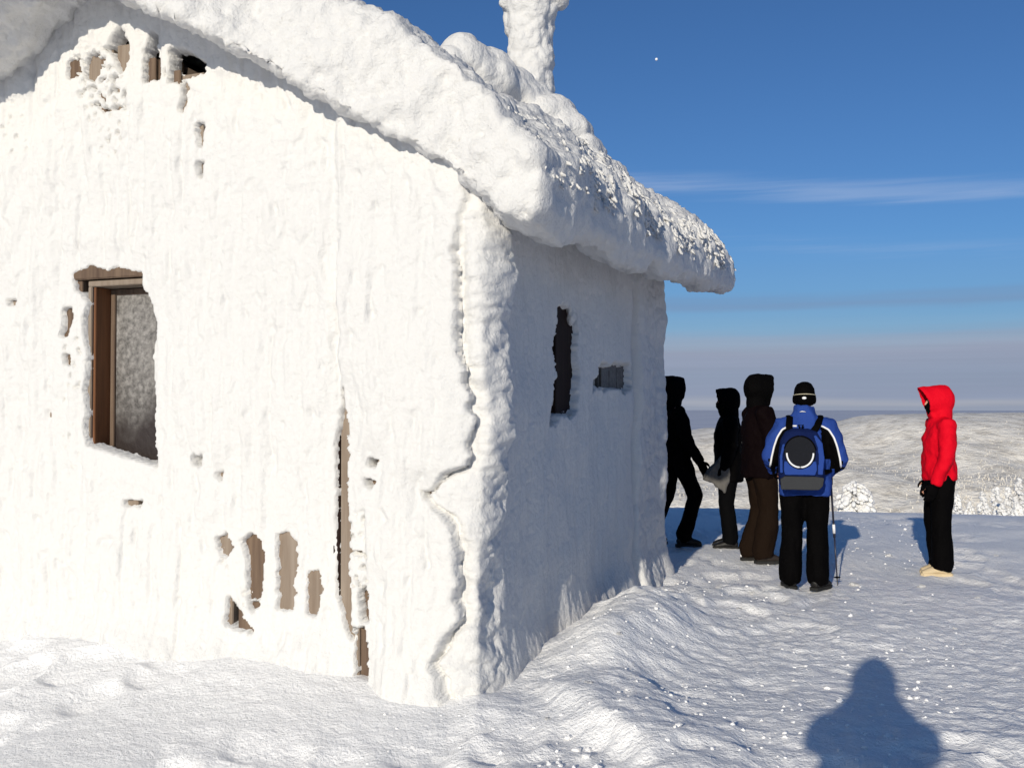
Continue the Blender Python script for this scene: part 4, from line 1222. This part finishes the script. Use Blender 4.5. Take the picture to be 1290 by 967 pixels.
def make_backpack():
    k = D_H / 1.75
    root = empty('backpack', backpacker.location, D_ROT, k)
    tag(root, 'blue and black daypack with pale curved piping on the back of the blue jacket', 'backpack')
    cx, y0 = -.045, -.150
    def panel(name, secs, m, vox=.010, parent=None, amp=.004, it=2):
        bm = bmesh.new(); loop_solid(bm, secs, 28)
        return obj(name, remesh(bm, name, vox, it, wrinkle(amp, 10, 4)), m, parent or root)
    # main sack, rounded box
    panel('sack', [(cx, y0 - .055, .875, .150, .065, .55), (cx, y0 - .075, .90, .175, .095, .55), (cx, y0 - .085, 1.00, .185, .110, .6), (cx, y0 - .085, 1.15, .182, .108, .65), (cx, y0 - .075, 1.27, .165, .092, .7), (cx, y0 - .060, 1.34, .125, .065, .8), (cx, y0 - .05, 1.365, .07, .035, 1)], cloth('dark_blue_pack_cloth', (.007, .014, .065)), amp=.006)
    # blue side and lower front panels standing slightly proud
    f = y0 - .198
    def slab(name, outline, y, th, m, parent=None, vox=.006):
        bm = bmesh.new()
        a = [bm.verts.new((cx + x, y, z)) for x, z in outline]; b = [bm.verts.new((cx + x, y + th, z)) for x, z in outline]
        n = len(a); bm.faces.new(a); bm.faces.new(list(reversed(b)))
        for i in range(n): bm.faces.new((a[i], b[i], b[(i + 1) % n], a[(i + 1) % n]))
        bmesh.ops.triangulate(bm, faces=bm.faces)
        return obj(name, remesh(bm, name, vox, 2, wrinkle(.002, 14, 7)), m, parent or root)
    ov = lambda cx_, cz, rx, rz, n=22, a0=0, a1=360: [(cx_ + rx * math.cos(R(a0 + (a1 - a0) * i / n)), cz + rz * math.sin(R(a0 + (a1 - a0) * i / n))) for i in range(n + (0 if a1 - a0 == 360 else 1))]
    low = slab('front_panel', [(-.135, .985), (.105, .985), (.120, 1.03), (.115, 1.10), (-.140, 1.10), (-.145, 1.03)], f - .018, .05, M_blue)
    pk = slab('front_pocket', ov(-.015, 1.17, .125, .135), f - .030, .06, M_dkgrey)
    slab('side_panel', [(.125, .99), (.165, .99), (.180, 1.12), (.165, 1.25), (.115, 1.315), (.095, 1.31), (.128, 1.22), (.14, 1.12)], f - .002, .09, M_blue)
    slab('side_panel', [(-.172, 1.00), (-.150, 1.00), (-.158, 1.12), (-.13, 1.24), (-.15, 1.24), (-.176, 1.13)], f - .002, .09, M_blue)
    slab('bottom_panel', [(-.165, .865), (.135, .865), (.165, .90), (.175, .965), (.12, .975), (-.14, .975), (-.172, .95)], f - .020, .14, M_grey2)
    # pale U of piping round the pocket
    bm = bmesh.new()
    pts = [(cx - .015 + .105 * math.cos(R(a)), f - .036, 1.165 + .105 * math.sin(R(a)) * 1.08) for a in np.linspace(178, 362, 28)]
    tube(bm, pts, .0075, 8)
    obj('piping', bm_mesh(bm, 'piping', True), M_white, pk)
    bm = bmesh.new()                                     # zips
    tube(bm, [(cx - .015 + .128 * math.cos(R(a)), f - .030, 1.17 + .138 * math.sin(R(a))) for a in np.linspace(15, 165, 20)], .006, 6)
    obj('zip', bm_mesh(bm, 'zip', True), M_black, pk)
    # shoulder straps over the jacket
    for s in (-1, 1):
        bm = bmesh.new()
        pts = [(cx + s * .075, y0 - .01, 1.30), (s * .115 + cx * .5, y0 - .01, 1.385), (s * .125, -.06, 1.462), (s * .128, .03, 1.470), (s * .130, .11, 1.40), (s * .14, .165, 1.28), (s * .17, .155, 1.13), (s * .205, .06, 1.03), (cx + s * .18, y0 - .02, 1.00)]
        P = []
        for i in range(len(pts) - 1):
            for t in (0, .5): P.append(vlerp(pts[i], pts[i + 1], t))
        P.append(pts[-1])
        tube(bm, P, [(.028, .009)] * 10 + [(.020, .007)] * (len(P) - 10), 10)
        obj('strap', bm_mesh(bm, 'strap', True), M_black, root)
    bm = bmesh.new()                                     # side compression strap and hip belt
    tube(bm, [(cx + .165, y0 - .12, 1.00), (.17, y0 + .02, .995), (.215, -.02, 1.01), (.19, .12, 1.0)], (.006, .016), 8, ref=(0, 1, 0))
    obj('strap', bm_mesh(bm, 'strap', True), M_black, root)
    bm = bmesh.new()
    tube(bm, [(cx, y0 - .03, 1.35), (cx - .015, y0 - .05, 1.395), (cx + .02, y0 - .05, 1.395), (cx + .01, y0 - .03, 1.35)], .008, 8)
    obj('handle', bm_mesh(bm, 'handle', True), M_black, root)
M_grey2 = cloth('grey_pack_bottom', (.040, .042, .046))
make_backpack()

def make_pole():
    # trekking pole from the right hand down to the snow
    rot = Matrix.Rotation(D_ROT, 3, 'Z'); k = D_H / 1.75
    base = Vector(backpacker.location)
    hand = Vector(at(1046, 596, 8.62))
    t = at(1055, 726, 8.55 + .16)
    tip = Vector((t[0], 8.71, gz(t[0], 8.71)))
    root = empty('trekking_pole', tip)
    tag(root, 'slim dark trekking pole planted in the snow beside the backpacker', 'trekking pole')
    d = hand - tip; L_ = d.length; d.normalize()
    f = lambda a: tuple(d * a)
    bm = bmesh.new(); tube(bm, [f(.03), f(.42)], [.0055, .0075], 10); tube(bm, [f(.42), f(.50)], .011, 10); tube(bm, [f(.50), f(L_ - .02)], [.009, .010], 10)
    obj('shaft', bm_mesh(bm, 'shaft', True), M_steel, root)
    bm = bmesh.new(); tube(bm, [f(.455), f(.535)], .0125, 12); obj('clamp', bm_mesh(bm, 'clamp', True), M_white, root)
    bm = bmesh.new(); tube(bm, [f(-.02), f(.05)], [.003, .006], 8); obj('tip', bm_mesh(bm, 'tip', True), M_vent, root)
    bm = bmesh.new(); tube(bm, [f(.060), f(.066), f(.072)], [.012, .030, .012], 14); obj('basket', bm_mesh(bm, 'basket', True), M_black, root)
    bm = bmesh.new(); tube(bm, [f(L_ - .10), f(L_ - .05), f(L_), f(L_ + .03)], [.015, .018, .017, .013], 12); obj('grip', bm_mesh(bm, 'grip', True), M_black, root)
make_pole()

# figure in the red jacket, standing apart and looking left
pE = at(1185, 722, 9.25)
make_person((pE[0], 9.25, gz(pE[0], 9.25)), R(84), 1.71, 'person in red hooded jacket and black trousers standing apart on the right', seed=14,
            J=dict(elr=(.24, -.05, 1.14), wrr=(.235, .03, .89), ell=(-.235, .0, 1.13), wrl=(-.21, .10, .87), headturn=R(4), anl=(-.09, .01, .09), anr=(.09, -.03, .09), toel=(.0, 1), toer=(-.1, 1)),
            jacket=M_red, trousers=M_black, boots=M_sand, hem=.89, bulk=.98, peak=.045, trw=1.05, flare=1.1)

def make_bag():
    # grey cloth bag hanging at the side of the figure facing the hut
    c = at(903, 596, 10.85)
    root = empty('bag', (c[0], 10.85, c[2]))
    tag(root, 'limp grey cloth bag hanging beside the black coat', 'bag')
    k = 10.85 / FPX
    out = [(12, -27), (17, -10), (14, 12), (10, 25), (2, 18), (-6, 12), (-17, 8), (-10, -4), (2, -18)]
    bm = bmesh.new()
    a = [bm.verts.new((x * k, -.05 - .02 * math.sin(i), -y * k)) for i, (x, y) in enumerate(out)]
    b = [bm.verts.new((x * k, .05, -y * k)) for x, y in out]
    n = len(a); bm.faces.new(a); bm.faces.new(list(reversed(b)))
    for i in range(n): bm.faces.new((a[i], b[i], b[(i + 1) % n], a[(i + 1) % n]))
    bmesh.ops.triangulate(bm, faces=bm.faces)
    obj('pouch', remesh(bm, 'pouch', .012, 4, wrinkle(.018, 9, 2, (1.6, 1, .5))), M_grey, root)
    bm = bmesh.new(); tube(bm, [(.12, .0, .20), (.16, .03, .36), (.22, .07, .52)], (.014, .005), 8); obj('strap', bm_mesh(bm, 'strap', True), M_black, root)
make_bag()

# the photographer: stands behind the camera, throws the shadow at the lower right
ph = Vector((-.27, -.50, 0))
make_person((ph.x, ph.y, gz(ph.x, ph.y)), R(-20), 1.97, 'person behind the camera whose hooded shadow falls on the snow', seed=17,
            J=dict(elr=(.20, .15, 1.31), wrr=(.05, .22, 1.50), ell=(-.20, .15, 1.31), wrl=(-.05, .22, 1.50), hdr=(-.2, .2, .9), hdl=(.2, .2, .9)),
            jacket=M_navy, trousers=M_black, hem=.70, bulk=.98, peak=.0)

_ph = [o for o in bpy.data.objects if o.name.startswith('person') and o.location.y < 0][0]
_b = bmesh.new()  # unseen filler round the neck, added to taper the cast shadow
tube(_b, [(0, .0, 1.40), (0, .01, 1.47), (0, .015, 1.54), (0, .02, 1.60)], [(.19, .14), (.165, .14), (.135, .13), (.10, .11)], 20)
obj('neck_shadow_filler', remesh(_b, 'neck_shadow_filler', .012, 3, wrinkle(.010, 12, 5)), M_dkgrey, _ph)

# ------------------------------------------------------------------ lumps of snow lying on the trampled surface
def make_chunks():
    spots = [(1076, 737, 11), (1161, 742, 10), (948, 745, 8), (930, 763, 7), (992, 776, 6), (1232, 758, 6), (905, 742, 6), (1203, 790, 5), (1035, 792, 6), (1120, 700, 6), (1255, 700, 6), (1080, 690, 5), (780, 800, 8), (742, 858, 9), (690, 905, 8)]
    base = []
    for q in range(3):
        bm = bmesh.new(); rs = random.Random(q)
        for i in range(4): blob(bm, (rs.uniform(-.5, .5), rs.uniform(-.4, .4), rs.uniform(.1, .4)), (rs.uniform(.35, .6), rs.uniform(.3, .5), rs.uniform(.25, .4)), None, 2)
        base.append(remesh(bm, 'snow_lump', .10, 1, lambda V, N: N * (.14 * fbm(V * 2.2 + q, 3))[:, None]))
    for i, (px, py, w) in enumerate(spots):
        d = ray(px, py); t = 2.0
        while EYE + d[2] * t > gz(d[0] * t, d[1] * t) and t < 40: t += .02
        x, y = d[0] * t, d[1] * t
        o = obj('snow_lump', base[i % 3], M_snow, None, (x, y, float(ground_z(np.array([x]), np.array([y]))[0]) - .004))
        s = w / FPX * t / 1.3; o.scale = (s, s, s * .8); o.rotation_euler = (0, 0, i * 1.7)
        tag(o, {0: 'loose snow lump lying right of the trekking pole tip', 1: 'loose snow lump in front of the sand coloured boots'}.get(i, 'tiny loose lump of snow scattered on the trampled surface'), 'snow lump', 'loose snow lumps on the ground')
make_chunks()

def make_crumbs():
    # crumbs of broken crust scattered everywhere on the trodden snow: nobody could count them
    n = 1700
    Y = 4.3 + 11 * rng.random(n) ** 1.3; X = (rng.random(n) * 1.0 - .28) * Y * .62
    hx = (X - HO[0]) * HX[0] + (Y - HO[1]) * HX[1]; hy = (X - HO[0]) * HY[0] + (Y - HO[1]) * HY[1]
    k = ~((hx < .25) & (hy > -.15)) & (rng.random(n) < .25 + .9 * ss(-.2, .4, perlin(S3(X * .9, Y * .9, 0 * X))))
    X, Y = X[k], Y[k]; n = len(X)
    Z = ground_z(X, Y)
    bm = bmesh.new(); bmesh.ops.create_icosphere(bm, subdivisions=1, radius=1.0)
    me = bm_mesh(bm, 'tmp'); nv = len(me.vertices)
    B = np.array([v.co[:] for v in me.vertices]); F = np.array([p.vertices[:] for p in me.polygons]); bpy.data.meshes.remove(me)
    sz = rng.uniform(.0035, .010, n) * (1 + 1.1 * (rng.random(n) < .06))
    V = B[None] * rng.uniform(.6, 1.35, (n, nv, 1)) * sz[:, None, None] * np.array([1.3, 1.1, .8])
    V += np.stack([X, Y, Z + sz * .3], 1)[:, None]
    o = obj('snow_crumbs', mesh_np('snow_crumbs', V.reshape(-1, 3), (F[None] + (np.arange(n) * nv)[:, None, None]).reshape(-1, 3), False), M_snow)
    tag(o, 'crumbs of broken crust scattered over the trodden snow', kind='stuff')
make_crumbs()

# pale day moon, a speck in the blue
def make_moon():
    c = at(827, 75, 40000)
    bm = bmesh.new(); blob(bm, (0, 0, 0), (58, 58, 58), sub=3)
    o = obj('moon', bm_mesh(bm, 'moon', True), mat('moon', (.8, .82, .85), .9, .0), None, tuple(c))
    tag(o, 'tiny white speck of a day moon high in the blue sky', 'moon')
make_moon()
